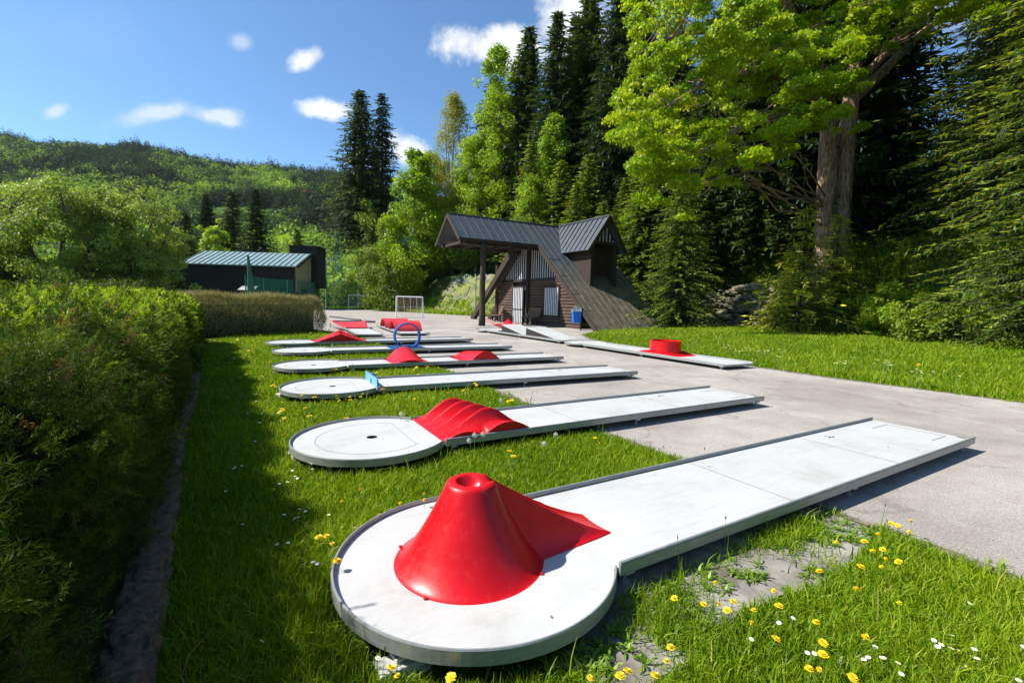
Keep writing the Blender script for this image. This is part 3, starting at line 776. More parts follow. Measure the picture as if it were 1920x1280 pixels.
for i in range(13):
    s_ = i / 12; x = LJ + .1 + s_ * 1.1
    for j in range(9):
        q = j / 8 * 2 - 1
        P.append((x, q * (.46 + .1 * (1 - s_)), ZT + .02 + .34 * (abs(q) ** 1.5) * (.55 + .45 * abs(2 * s_ - 1)) + .16 * (1 - s_)))
ct.add(P, [(i * 9 + j, i * 9 + j + 1, (i + 1) * 9 + j + 1, (i + 1) * 9 + j) for i in range(12) for j in range(8)])
co = ct.build('catcher', 'red_paint', L9, smooth=True); so = co.modifiers.new('solid', 'SOLIDIFY'); so.thickness = .03
# lane 10 : red drum
e10 = (un(1360.5, 686, .12) + un(1408, 679, .12)) / 2; f10 = un(1098, 642, .12)
d10 = f10 - e10; L10len = float(np.linalg.norm(d10[:2])); ang10 = math.degrees(math.atan2(-d10[1], -d10[0]))
L10 = lane('white minigolf lane with the red spiral drum, along the right-hand lawn', f10[0], f10[1], ang10, L=L10len + .7, W=.52, hole=False, marks=None)
q10 = un(1240, 663, .12); x10 = float(np.linalg.norm((q10 - f10)[:2]))
dm = MB(); P = []; n_ = 60
for i in range(n_ + 1):                                            # open spiral wall round the middle
    a = 2 * math.pi * 1.12 * i / n_; r_ = .36 + .07 * i / n_
    h_ = .36
    for (dr, z) in ((0, .0), (.02, .0), (.02, h_), (0, h_)):
        P.append((x10 + (r_ + dr) * math.cos(a + 2.2), (r_ + dr) * math.sin(a + 2.2), ZT + .003 + z))
dm.add(P, [(i * 4 + j, i * 4 + (j + 1) % 4, (i + 1) * 4 + (j + 1) % 4, (i + 1) * 4 + j) for i in range(n_) for j in range(4)] + [(0, 1, 2, 3), tuple(n_ * 4 + j for j in range(4))])
dm.build('spiral_drum', 'red_paint', L10, smooth=False)
def skirt10(x, y):
    s_ = (x - x10); r_ = abs(s_)
    return .09 * max(0, 1 - max(0, r_ - .3) / .42) ** 1.3
heightpatch('drum_base', list(np.linspace(x10 - .72, x10 + .72, 30)), list(np.linspace(-.44, .44, 12)), skirt10, 'red_paint', L10)

# blocks under the circle rims
def block(label, x, y, rz, size, mat='pale_wood'):
    b_ = MB(); b_.box((0, 0, size[2] / 2), size); b_.box((.04, .02, size[2] + .012), (size[0] * .8, size[1] * .7, .022), rz=.1)
    o_ = b_.build('wooden_block', mat, bevel=.006); o_.location = (x, y, -.01); o_.rotation_euler = (0, 0, rz); return tag(o_, label, 'block')
p = un(735, 1240, .03); block('pale wooden block poking out under the rim of the lane with the red volcano cone', p[0] + .06, p[1] + .03, .6, (.26, .10, .045), 'lane_white')
p = un(546, 845, .05); block('pale wooden block poking out under the rim of the lane with red waves', p[0] + .05, p[1], 1.0, (.14, .12, .06))
p = un(513, 697, .04); block('brown stone-like block poking out under the rim of the lane with two red humps', p[0] + .05, p[1], 1.0, (.16, .14, .06), 'weathered_wood')
p = un(524, 738, .04); block('pale brown block poking out under the rim of the lane with the blue board', p[0] + .04, p[1], 1.0, (.14, .12, .06))

# ------------------------------------------------------------------ hut
HM = np.array([.6, 30.6]); hr = np.array([.866, .5]); hc = np.array([.5, -.866]); HZ, HWD, HL = 6.5, 7.6, 5.3
HUT = thing('log_hut', 'dark log hut with a steep metal A-frame roof, long canopy and a dormer', 'hut', (HM[0], HM[1], 0))
def hp(t_, w, z): return (t_ * hr[0] + w * hc[0], t_ * hr[1] + w * hc[1], z)
def sz(w): return HZ * (1 - abs(w) / HWD)
rf = MB()
rf.slab([hp(0, 0, HZ), hp(HL, 0, HZ), hp(HL, HWD, 0.02), hp(0, HWD, 0.02)], .16)
rf.slab([hp(-5.25, -.0, HZ + .012), hp(-.0, -.0, HZ + .012), hp(-.0, 1.82, sz(1.82) + .012), hp(-5.25, 1.82, sz(1.82) + .012)], .10)
rf.slab([hp(-5.25, 0, HZ + .012), hp(-5.25, -1.9, sz(1.9) + .012), hp(0, -1.9, sz(1.9) + .012), hp(0, 0, HZ + .012)], .10)
rf.slab([hp(0, 0, HZ), hp(0, -4.6, sz(4.6)), hp(HL, -4.6, sz(4.6)), hp(HL, 0, HZ)], .16)
# seams
dz = .035
for k in range(12):
    t_ = .12 + k * .46
    if t_ < HL: rf.beam(hp(t_, 0.05, HZ - .06 + dz), hp(t_, HWD - .02, .02 + dz), .022, .03)
for k in range(11):
    t_ = -5.22 + k * .515
    rf.beam(hp(t_, .03, HZ - .02 + dz), hp(t_, 1.82, sz(1.82) + dz), .02, .03)
for w in (2.9, 4.1, 5.3, 6.4):
    rf.beam(hp(.02, w, sz(w) + .02), hp(.55 + .4 * (w % 1), w, sz(w) + .02), .03, .02)
rf.tube([hp(-5.27, 0, HZ + .03), hp(HL, 0, HZ + .03)], .05, 8)
ro_ = rf.build('roof', 'roof_metal', HUT)
fa = MB()
fa.beam(hp(-.04, .0, HZ - .14), hp(-.04, HWD, -.05), .07, .24); fa.beam(hp(-.04, -1.9, sz(1.9) - .16), hp(-.04, -4.6, sz(4.6) - .14), .07, .24)
for s in (-1, 1):
    w = 1.82 if s > 0 else 1.9
    fa.beam(hp(-5.3, 0, HZ - .09), hp(-5.3, s * w, sz(w) - .09), .05, .2)
    fa.beam(hp(-5.25, s * w, sz(w) - .08), hp(-.05, s * w, sz(w) - .08), .05, .14)
fa.build('fascia', 'timber_dark', ro_)
# timber frame
bm_ = MB()
bm_.beam(hp(.1, 0, HZ - .5), hp(.1, -7.7, .0), .34, .42); bm_.build('rafter_beam', 'timber_dark', HUT)
bm_ = MB(); bm_.beam(hp(1.5, 0, HZ - .5), hp(1.5, -7.5, .0), .3, .36); bm_.build('rafter_beam', 'timber_dark', HUT)
bm_ = MB()
bm_.beam(hp(-5.1, -1.3, sz(1.9) - .10), hp(.5, -1.3, sz(1.9) - .10), .18, .24); bm_.beam(hp(-5.1, 1.4, sz(1.9) - .10), hp(.5, 1.4, sz(1.9) - .10), .18, .24)
for t_ in (-4.9, -3.7, -2.0, -.6): bm_.beam(hp(t_, -1.8, sz(1.9) - .12), hp(t_, 1.8, sz(1.9) - .12), .12, .14)
bm_.beam(hp(-4.9, 0, HZ - .3), hp(.3, 0, HZ - .3), .16, .2); bm_.beam(hp(-3.76, 1.4, 3.9), hp(-2.6, 1.4, 4.75), .12, .12)
bm_.build('canopy_frame', 'timber_dark', HUT)
po = MB(); pts = [np.array(hp(-3.76, 1.75, z)) + np.array([.015 * math.sin(z * 2), .01 * math.cos(z * 3), 0]) for z in np.linspace(-.02, 4.75, 9)]
po.tube(pts, [.21, .185, .175, .18, .17, .17, .165, .17, .165], 12); po.build('post', 'bark_dark', HUT, smooth=True)
# log wall
TW = .75
r3 = np.random.default_rng(3)
for part_ in (0, 1):
    lg = MB()
    for k in range(15):
        z = .10 + k * .19; wr_ = min(5.25, HWD * (1 - (z + .1) / HZ) - .45)
        if part_ == 0: rows = [(-4.6, -2.4)]
        elif k in (0, 1, 2, 12, 13, 14): rows = [(-.1, wr_)]
        else: rows = [(-.1, 1.58), (3.26, wr_)]
        for (wa, wb) in rows:
            if wb - wa < .2: continue
            lg.tube([hp(TW + r3.normal() * .01, wa, z), hp(TW + r3.normal() * .01, (wa + wb) / 2, z + r3.normal() * .008), hp(TW, wb + r3.normal() * .03, z)], [.105, .1, .098], 10)
    lg.build('log_wall', 'log_wood', HUT)
bd = MB()
bd.slab([hp(TW + .12, -4.7, 0), hp(TW + .12, 5.3, 0), hp(TW + .12, 4.0, 2.9), hp(TW + .12, -4.4, 2.9)], .05)
bd.slab([hp(TW, -4.15, 2.9), hp(TW, 4.15, 2.9), hp(TW, 0, HZ - .25)], .015)
bd.beam(hp(TW - .05, -4.4, 2.88), hp(TW - .05, 4.15, 2.88), .12, .16)
bd.build('gable_backing', 'board_dark', HUT)
gb = MB(); w = -4.0
while w < 4.0:
    ztop = sz(w) - .30
    if abs(w + .3) > .22 and ztop > 3.1:
        gb.box(((TW - .03) * hr[0] + w * hc[0], (TW - .03) * hr[1] + w * hc[1], (2.98 + ztop) / 2), (.02, .074, ztop - 2.98), rz=math.atan2(hr[1], hr[0]))
    w += .262
gb.build('gable_batten', 'batten_white', HUT)
cp = MB(); cp.beam(hp(TW - .12, -.3, 0), hp(TW - .12, -.3, HZ - .5), .26, .26)
cp.box((*hp(TW - .12, -.3, 0)[:2], 3.1), (.26, .26, 6.2), rz=math.atan2(hr[1], hr[0])); cp.build('centre_post', 'timber_dark', HUT)
cp = MB(); cp.tube([hp(TW - .1, -4.7, 0), hp(TW - .1, -4.7, 4.1)], .16, 10); cp.build('corner_post', 'timber_dark', HUT)
ang_h = math.atan2(hr[1], hr[0])
def boards(name, w0, w1, z0, z1, n_, parent, tt=TW - .13, back='board_dark'):
    q = MB(); q.box((*hp(tt + .04, (w0 + w1) / 2, 0)[:2], (z0 + z1) / 2), (.05, w1 - w0, z1 - z0), rz=ang_h, mi=0)
    for i in range(n_):
        w = w0 + (i + .5) * (w1 - w0) / n_
        q.box((*hp(tt - .005, w, 0)[:2], (z0 + z1) / 2), (.04, (w1 - w0) / n_ * .40, z1 - z0 - .02), rz=ang_h, mi=1)
    o_ = q.build(name, [back, 'batten_white'], parent); q = MB()
    for w in (w0 - .05, w1 + .05): q.box((*hp(tt, w, 0)[:2], (z0 + z1) / 2), (.07, .10, z1 - z0 + .2), rz=ang_h)
    for z in ((z0 - .05, z1 + .05) if z0 > .3 else (z1 + .05,)): q.box((*hp(tt, (w0 + w1) / 2, 0)[:2], z), (.066, w1 - w0, .10), rz=ang_h)
    q.build('frame', 'timber_dark', o_)
    return o_
dr = boards('door', -2.28, -.95, .02, 2.4, 6, HUT)
q = MB(); q.box((*hp(TW - .165, -1.6, 0)[:2], .93), (.03, 1.33, .06), rz=ang_h); q.build('crossbar', 'black', dr)
boards('window_shutter', 1.66, 3.18, .66, 2.36, 8, HUT)
# dormer
DM = 2.72
def dp(q_, e, z): return hp(DM + e, q_, z)
dm = MB()
dslope = 2.0 / 1.4
for s in (-1, 1):
    c4 = [dp(0.0, 0, HZ + .03), dp(5.05, 0, HZ + .03), dp(5.05, s * 1.42, HZ - 2.0), dp(2.2, s * 1.42, HZ - 2.0)]
    if s < 0: c4 = c4[::-1]
    dm.slab(c4, .08)
for k in range(11):
    q_ = .35 + k * .47
    for s in (-1, 1):
        # stop where the dormer roof meets the main slope
        e1 = min(1.42, (q_ / HWD * HZ) / dslope)
        if q_ < 5.1: dm.beam(dp(q_, s * .03, HZ + .06), dp(q_, s * e1, HZ + .06 - dslope * e1), .03, .05)
dm.tube([dp(0, 0, HZ + .07), dp(5.08, 0, HZ + .07)], .05, 8)
dmo = dm.build('dormer', 'roof_metal', HUT)
dw = MB()
for s in (-1, 1):
    dw.slab([dp(1.8, s * .92, 4.95), dp(4.55, s * .92, 5.05), dp(4.55, s * .92, sz(4.55) - .1), dp(3.0, s * .92, sz(3.0) - .1)], .06)
    for k in range(10):
        q_ = 2.1 + k * .26; dw.beam(dp(q_, s * .96, 5.0), dp(q_, s * .96, sz(q_) - .05), .03, .05)
    dw.box((*dp(4.62, s * .9, 0)[:2], 3.65), (.2, .2, 2.8), rz=ang_h)
dw.slab([dp(3.9, -.9, 4.95), dp(3.9, .9, 4.95), dp(3.9, .9, 2.6), dp(3.9, -.9, 2.6)], .05)
dw.box((*dp(4.62, 0, 0)[:2], 5.0), (1.86, .16, .16), rz=ang_h)
dw.build('dormer_wall', 'timber_dark', dmo)
dg = MB(); dg.slab([dp(4.5, -.85, 5.08), dp(4.5, .85, 5.08), dp(4.5, 0, 6.32)], .05); dg.build('dormer_gable', 'board_dark', dmo)
db_ = MB()
for k in range(7):
    e = -.78 + k * .26; h_ = 6.28 - abs(e) * dslope * .96
    db_.box((*dp(4.56, e, 0)[:2], (5.1 + h_) / 2), (.09, .03, max(.05, h_ - 5.1)), rz=ang_h)
db_.build('gable_batten', 'batten_white', dmo)
df = MB()
for s in (-1, 1): df.beam(dp(5.08, 0, HZ - .05), dp(5.08, s * 1.42, HZ - 2.04), .06, .2)
df.build('fascia', 'timber_dark', dmo)

# bench, bin, second bench
def bench(label, loc, rz):
    t_ = thing('bench', label, 'bench', loc, rz)
    q = MB()
    for i in range(4): q.box((-.20 + i * .13, 0, .45), (.11, 1.5, .04))
    q.build('seat', 'weathered_wood', t_)
    q = MB()
    for i in range(5): q.beam((.27 + i * .04, -.75, .56 + i * .12), (.27 + i * .04, .75, .56 + i * .12), .04, .10)
    q.build('backrest', 'weathered_wood', t_)
    for s in (-.6, .6):
        q = MB(); q.box((-.16, s, .22), (.09, .08, .44)); q.box((.2, s, .22), (.09, .08, .44)); q.beam((.24, s, .4), (.46, s, 1.1), .07, .08); q.box((0, s, .41), (.5, .07, .06)); q.build('leg', 'timber_dark', t_)
    return t_
p = HM + hr * -.15 + hc * -3.3; bench('weathered slatted bench left of the striped hut door', (*p, 0), ang_h - .35)
p = HM + hr * .15 + hc * .75; bench('weathered slatted bench between the striped hut door and the striped shutter', (*p, 0), ang_h)
p = un(1082, 618)
BN = thing('litter_bin', 'bright blue litter bin with a grey hood beside the log wall', 'bin', (p[0] - .1, p[1] - .3, 0), ang_h - .5)
q = MB(); a, b_ = .20, .25
q.add([(-a, -b_, .38), (a, -b_, .38), (a, b_, .38), (-a, b_, .38), (-a * 1.15, -b_ * 1.1, 1.0), (a * 1.15, -b_ * 1.1, 1.0), (a * 1.15, b_ * 1.1, 1.0), (-a * 1.15, b_ * 1.1, 1.0)], [(3, 2, 1, 0), (4, 5, 6, 7), (0, 1, 5, 4), (1, 2, 6, 5), (2, 3, 7, 6), (3, 0, 4, 7)]); q.build('bin_body', 'bin_blue', BN, bevel=.03)
q = MB()
for s in (-1, 1):
    q.add([(-.24, s * .28, 1.0), (.24, s * .28, 1.0), (.2, s * .25, 1.25), (-.06, s * .25, 1.25), (-.24, s * .26, .99), (.24, s * .26, .99), (.2, s * .23, 1.24), (-.06, s * .23, 1.24)], [(0, 1, 2, 3), (7, 6, 5, 4), (0, 4, 5, 1), (1, 5, 6, 2), (2, 6, 7, 3), (3, 7, 4, 0)])
q.box((.07, 0, 1.255), (.28, .52, .02)); q.box((.225, 0, 1.12), (.02, .52, .26)); q.box((-.235, 0, 1.02), (.03, .55, .06)); q.build('hood', 'grey_metal', BN)
q = MB(); q.tube([(.26, 0, -.02), (.26, 0, 1.05)], .035, 8); q.build('post', 'timber_dark', BN)

# ------------------------------------------------------------------ court furniture
def goal(label, a, b_, h, depth, mat):
    a = np.array(a[:2]); b_ = np.array(b_[:2]); d = b_ - a; L_ = float(np.linalg.norm(d)); ang = math.atan2(d[1], d[0])
    t_ = thing('football_goal', label, 'goal', (*a, 0), ang)
    r_ = .06 if h > 1.7 else .045
    f_ = MB(); f_.tube([(0, 0, 0), (0, 0, h)], r_, 8); f_.tube([(L_, 0, 0), (L_, 0, h)], r_, 8); f_.tube([(-.02, 0, h), (L_ + .02, 0, h)], r_, 8); f_.build('goal_frame', mat, t_)
    s = MB()
    for k in range(5):
        x = L_ * k / 4; s.tube([(x, 0, h), (x, depth * .35, h * .98), (x, depth, .02)], .014, 5)
    s.tube([(0, depth, .03), (L_, depth, .03)], .02, 6); s.tube([(0, 0, .03), (0, depth, .03)], .02, 6); s.tube([(L_, 0, .03), (L_, depth, .03)], .02, 6); s.tube([(0, depth * .62, h * .5), (L_, depth * .62, h * .5)], .012, 5)
    s.build('rear_stay', mat, t_)
    n_ = MB()
    for k in range(1, 16): x = L_ * k / 16; n_.tube([(x, .02, h - .02), (x, depth * .35, h * .96), (x, depth, .05)], .004, 3, cap=False)
    for k in range(1, 12): s_ = k / 12; y = depth * (.35 + .65 * s_); z = h * (1 - s_) * .96 + .03; n_.tube([(0, y, z), (L_, y, z)], .004, 3, cap=False)
    n_.build('net', 'net_cord', t_)
    return t_
g1 = goal('small white football goal at the far end of the court', un(654, 580), un(690, 580.5), 1.75, .9, 'white_metal')
g2 = goal('white football goal with sloping rear stays, closer to the hut', un(743, 595), un(792, 596), 1.62, 1.3, 'white_metal')

# sign pole with hoop frame
p = at(891, 578, 38); zb = tz(p[0], p[1])
HP = thing('basketball_hoop', 'white hoop board on a grey pole in front of the rocky bank', 'hoop', (p[0], p[1], zb))
top = at(891, 514, 38)[2] - zb
q = MB(); q.tube([(0, 0, 0), (0, 0, top)], .06, 8); q.build('pole', 'grey_metal', HP)
q = MB(); q.tube([(0, 0, top * .78), (-.65, -.1, top * .80)], .035, 6); q.tube([(0, 0, top * .92), (1.1, .1, top * .86)], .03, 6); q.build('arm', 'grey_metal', HP)
q = MB(); c0 = np.array([-.72, -.12])
for (x0_, z0_, w_, h_) in ((-.16, 0, .05, .62), (.16, 0, .05, .62), (0, .29, .36, .06), (0, -.29, .36, .06), (0, .0, .05, .4)):
    q.box((c0[0] + x0_, c0[1], top * .9 + z0_), (w_, .04, h_))
q.build('backboard', 'white_metal', HP)
# green ball-stop net
fence = thing('net_fence', 'tall green ball-stop net on green posts behind the brown bush', 'fence', (0, 0, 0))
def fpos(u, y): p_ = at(u, 556, y); return np.array([p_[0], p_[1]])
FP = [fpos(461, 44), fpos(495, 47), fpos(539, 51), fpos(588, 56), fpos(612, 63), fpos(690, 64), fpos(760, 63), fpos(820, 60)]
FPH = [3.3, 3.2, 3.2, 3.2, 3.6, 3.6, 3.5, 3.2]
for p_, h_ in zip(FP, FPH):
    zz = tz(*p_); q = MB(); q.tube([(p_[0], p_[1], zz - .1), (p_[0], p_[1], h_)], .055, 6); q.build('post', 'green_metal', fence)
p_ = fpos(466, 44); q = MB(); q.tube([(p_[0], p_[1], -1), (p_[0] + .05, p_[1], 5.1)], .11, 8); q.build('tall_post', 'green_metal', fence)
q = MB(); q.beam((FP[3][0] - 2.0, FP[3][1], .3), (FP[3][0], FP[3][1], 3.1), .08, .08); q.build('brace', 'pylon_green', fence)
q = MB()
for i in range(len(FP) - 1):
    a, b_ = FP[i], FP[i + 1]; q.add([(a[0], a[1], -1), (b_[0], b_[1], -1), (b_[0], b_[1], FPH[i + 1]), (a[0], a[1], FPH[i])], [(0, 1, 2, 3)])
q.build('net', 'green_net', fence)
gn = MB(); gn.add([(p_[0] + .1, p_[1] + .02, -1), (p_[0] + .42, p_[1] + .3, -1), (p_[0] + .30, p_[1] + .2, 2.4), (p_[0] + .1, p_[1] + .02, 5.0)], [(0, 1, 2, 3)])
gn.add([(p_[0] + .1, p_[1] + .1, -1), (p_[0] + .8, p_[1] + .5, -1), (p_[0] + .3, p_[1] + .3, 2.8), (p_[0] + .12, p_[1] + .1, 4.9)], [(0, 1, 2, 3)])
gn.build('gathered_net', 'green_metal', fence)
p = un(812, 586); zb = 0
o = MB(); o.tube([(0, 0, -.05), (0, 0, 2.25)], .035, 7); o.tube([(0, 0, 2.25), (0, 0, 2.28)], .045, 7); oo = o.build('net_post', 'green_metal'); oo.location = (p[0], p[1], 0); tag(oo, 'thin dark green net post at the court edge beside the nearer goal', 'post')
# power pole and pylon
p = at(612, 558, 78); zb = tz(p[0], p[1])
PP = thing('power_pole', 'pale power pole with a crossarm and insulators behind the green net', 'power pole', (p[0], p[1], zb))
top = at(612, 487, 78)[2] - zb
q = MB(); q.tube([(0, 0, 0), (0, 0, top)], [.17, .12], 8); q.build('pole', 'grey_metal', PP)
q = MB(); q.box((0, 0, top - .05), (2.5, .14, .16)); q.build('crossarm', 'grey_metal', PP)
for x in (-1.15, -.3, .35, .8, 1.15): q = MB(); q.tube([(x, 0, top), (x, 0, top + .15), (x, 0, top + .4)], [.05, .11, .08], 8); q.build('insulator', 'bark_pale', PP)
p = at(634, 558, 95); zb = tz(p[0], p[1])
PY = thing('lattice_pylon', 'slim pale green lattice pylon in front of the valley wood', 'pylon', (p[0], p[1], zb), .3)
top = at(634, 436, 95)[2] - zb
q = MB()
def pw(z): return 1.0 * (1 - z / top) ** .8 + .22
nst = 16
for i in range(nst):
    z0_, z1_ = top * i / nst, top * (i + 1) / nst; a0, a1 = pw(z0_) , pw(z1_)
    cs = [(-1, -1), (1, -1), (1, 1), (-1, 1)]
    for j in range(4):
        x0_, y0_ = cs[j]; x1_, y1_ = cs[(j + 1) % 4]
        q.tube([(x0_ * a0, y0_ * a0, z0_), (x0_ * a1, y0_ * a1, z1_)], .07, 4, cap=False)
        q.tube([(x0_ * a0, y0_ * a0, z0_), (x1_ * a1, y1_ * a1, z1_)], .045, 4, cap=False)
        q.tube([(x1_ * a0, y1_ * a0, z0_), (x0_ * a1, y0_ * a1, z1_)], .045, 4, cap=False)
q.build('lattice', 'pylon_green', PY)
for z in (top * .97, top * .80, top * .63): q = MB(); q.beam((-1.7, 0, z), (1.7, 0, z), .1, .12); q.build('crossarm', 'pylon_green', PY)

# ------------------------------------------------------------------ barn behind the hedge
BA = thing('storage_barn', 'long dark timber barn with a blue-green metal roof, behind the clipped hedges', 'barn', (0, 0, 0))
eL = np.array([-34.6, 47.9]); eR = np.array([-23.9, 51.9]); ax = unit(np.array([1.0, .06])); pe = np.array([-ax[1], ax[0]])
BZ0, BZ1, BD = 4.75, 6.5, 4.3
def bp_(s, d, z): p_ = eR - ax * s + pe * d; return (p_[0], p_[1], z)
Lb = 12.6
q = MB(); q.slab([bp_(Lb, 0, BZ0), bp_(0, 0, BZ0), bp_(0, BD, BZ1), bp_(Lb - .6, BD, BZ1)], .12); q.slab([bp_(0, BD, BZ1), bp_(0, 2 * BD, BZ0 - .3), bp_(Lb, 2 * BD, BZ0 - .3), bp_(Lb, BD, BZ1)], .12)
for k in range(21): s = .1 + k * .61; q.beam(bp_(s, -.02, BZ0 + .04), bp_(s, BD, BZ1 + .04), .035, .07)
ro_ = q.build('roof', 'roof_green', BA)
q = MB(); q.beam(bp_(-.05, -.05, BZ0 - .12), bp_(-.05, BD, BZ1 - .12), .08, .26); q.beam(bp_(-.05, BD, BZ1 - .12), bp_(-.05, 2 * BD, BZ0 - .5), .10, .5); q.build('fascia', 'black', ro_)
q = MB(); q.slab([bp_(Lb - .4, .4, -2), bp_(.35, .4, -2), bp_(.35, .4, BZ0 + .05), bp_(Lb - .4, .4, BZ0 + .05)], .1)
for k in range(51): s = .4 + k * .236; q.beam(bp_(s, .36, -2), bp_(s, .36, BZ0), .04, .05)
q.build('plank_wall', 'board_dark', BA)
q = MB(); q.slab([bp_(.35, .4, -2), bp_(.35, 2 * BD - .5, -2), bp_(.35, 2 * BD - .5, BZ0 - .5), bp_(.35, BD, BZ1 - .2), bp_(.35, .4, BZ0)], .12); q.build('gable_wall', 'wall_beige', BA)
q = MB(); q.slab([bp_(.28, 2.0, -1), bp_(.28, 3.6, -1), bp_(.28, 3.6, 2.3), bp_(.28, 2.0, 2.3)], .06); q.build('door', 'green_metal', BA)
q = MB(); q.slab([bp_(.28, .6, -1), bp_(.28, 1.1, -1), bp_(.28, 1.1, 1.9), bp_(.28, .6, 1.9)], .06); q.build('door', 'black', BA)
q = MB(); c = bp_(1.25, BD + 2.4, 0); q.box((c[0], c[1], 5.0), (3.3, 3.0, 5.0), rz=math.atan2(ax[1], ax[0])); q.box((c[0], c[1], 7.5), (3.45, 3.2, .12), rz=math.atan2(ax[1], ax[0]))
for k in range(11): cc = bp_(2.75 - k * .29, BD + .85, 0); q.box((cc[0], cc[1], 6.1), (.05, .06, 2.7), rz=math.atan2(ax[1], ax[0]))
q.build('stair_tower', 'board_dark', BA)
q = MB(); q.slab([bp_(5.9, -1.0, 2.0), bp_(4.2, -1.0, 2.0), bp_(4.2, .3, 2.55), bp_(5.9, .3, 2.55)], .06); q.build('porch_roof', 'grey_metal', BA)
q = MB()
for s in (4.3, 5.8): q.beam(bp_(s, -.9, -1), bp_(s, -.9, 2.0), .08, .08)
q.build('porch_post', 'board_dark', BA)
# far cottage on the hill
p = at(583, 366, 520); hz = float(hill_h(np.array([p[0]]), np.array([p[1]]))[0])
CT = thing('cottage', 'tiny white cottage with a pinkish roof high on the wooded hill', 'house', (p[0], p[1] , max(hz, p[2] - 6)), .3)
q = MB(); q.box((0, 0, 3), (13, 9, 8)); q.build('wall', 'white_metal', CT)
q = MB(); q.slab([(-7.5, -5.5, 6.8), (7.5, -5.5, 6.8), (7.5, 0, 11), (-7.5, 0, 11)], .3); q.slab([(-7.5, 0, 11), (7.5, 0, 11), (7.5, 5.5, 6.8), (-7.5, 5.5, 6.8)], .3); q.build('roof', 'red_faded', CT)

# low dark bars lying behind the brown bush
p0 = un(618, 593, .06); p1 = un(676, 600, .06); p2 = un(704, 603, .06)
q = MB(); q.beam(tuple(p0), tuple(p1), .09, .10); q.beam(tuple(un(624, 602, .06)), tuple(p2), .09, .10); oo = q.build('ground_bar', 'bar_dark'); tag(oo, 'thin dark bars lying on the asphalt beyond the brown bush', 'rail')

# ------------------------------------------------------------------ hedge edging log
HN = np.array([.841, .541]); HD = np.array([-.541, .841]); HCc = -.33
def hedge_pt(s, off): return HN * (HCc + off) + HD * s                # s metres along, off metres outward
r3 = np.random.default_rng(9); ss_ = np.arange(.2, 17.2, .035); nk = 30; th = np.arange(nk) / nk * 2 * np.pi
cx_ = .02 + .025 * np.sin(ss_ * .9); cz_ = .035 + .010 * np.sin(ss_ * 1.7)
sg = lambda a: np.sign(a) * np.abs(a) ** .62
prof_n = sg(np.cos(th))[None] * .088; prof_z = sg(np.sin(th))[None] * .080
gr = .010 * np.sin(th * 9 + 2 * np.sin(ss_[:, None] * 1.3)) * (np.sin(ss_[:, None] * 5 + th * 3) > -.4) + .006 * r3.normal(size=(len(ss_), nk)) + .007 * np.sin(ss_[:, None] * 23 + th[None] * 5) + .010 * np.sin(ss_[:, None] * 1.9 + th[None])
on = prof_n * (1 + gr / .085) + cx_[:, None]; oz = prof_z * (1 + gr / .08) + cz_[:, None]
Pl = HN[None, None] * (HCc + on)[..., None] + HD[None, None] * ss_[:, None, None]
V_ = np.concatenate([Pl, oz[..., None]], -1).reshape(-1, 3); i_ = np.arange(len(ss_) - 1)[:, None] * nk; j_ = np.arange(nk)[None]; j2_ = (j_ + 1) % nk
oo = npmesh('edging_log', V_, [np.stack([i_ + j_, i_ + j2_, i_ + nk + j2_, i_ + nk + j_], -1).reshape(-1, 4)], None, 'weathered_wood', smooth=True); tag(oo, 'long grey weathered log edging the foot of the spruce hedge', 'log')

# ------------------------------------------------------------------ vegetation builders
def tubes_np(paths, n=6):
    """paths: list of (pts(k,3), radii(k)) ; returns verts, quads"""
    VV, QQ = [], []; off = 0
    for pts, rad in paths:
        pts = np.asarray(pts, float); rad = np.asarray(rad, float); k = len(pts)
        d = unit(np.gradient(pts, axis=0)); ref = np.where(np.abs(d[:, 2:3]) < .9, np.array([[0, 0, 1.]]), np.array([[1., 0, 0]]))
        ref = np.tile(ref[k // 2], (k, 1)); a_ = unit(np.cross(d, ref)); b_ = np.cross(d, a_)
        th = np.arange(n) / n * 2 * np.pi
        P = pts[:, None] + (a_[:, None] * np.cos(th)[None, :, None] + b_[:, None] * np.sin(th)[None, :, None]) * rad[:, None, None]
        VV.append(P.reshape(-1, 3)); i = np.arange(k - 1)[:, None] * n; j = np.arange(n)[None]; j2 = (j + 1) % n
        QQ.append(np.stack([i + j, i + j2, i + n + j2, i + n + j], -1).reshape(-1, 4) + off); off += k * n
    return np.concatenate(VV), np.concatenate(QQ)

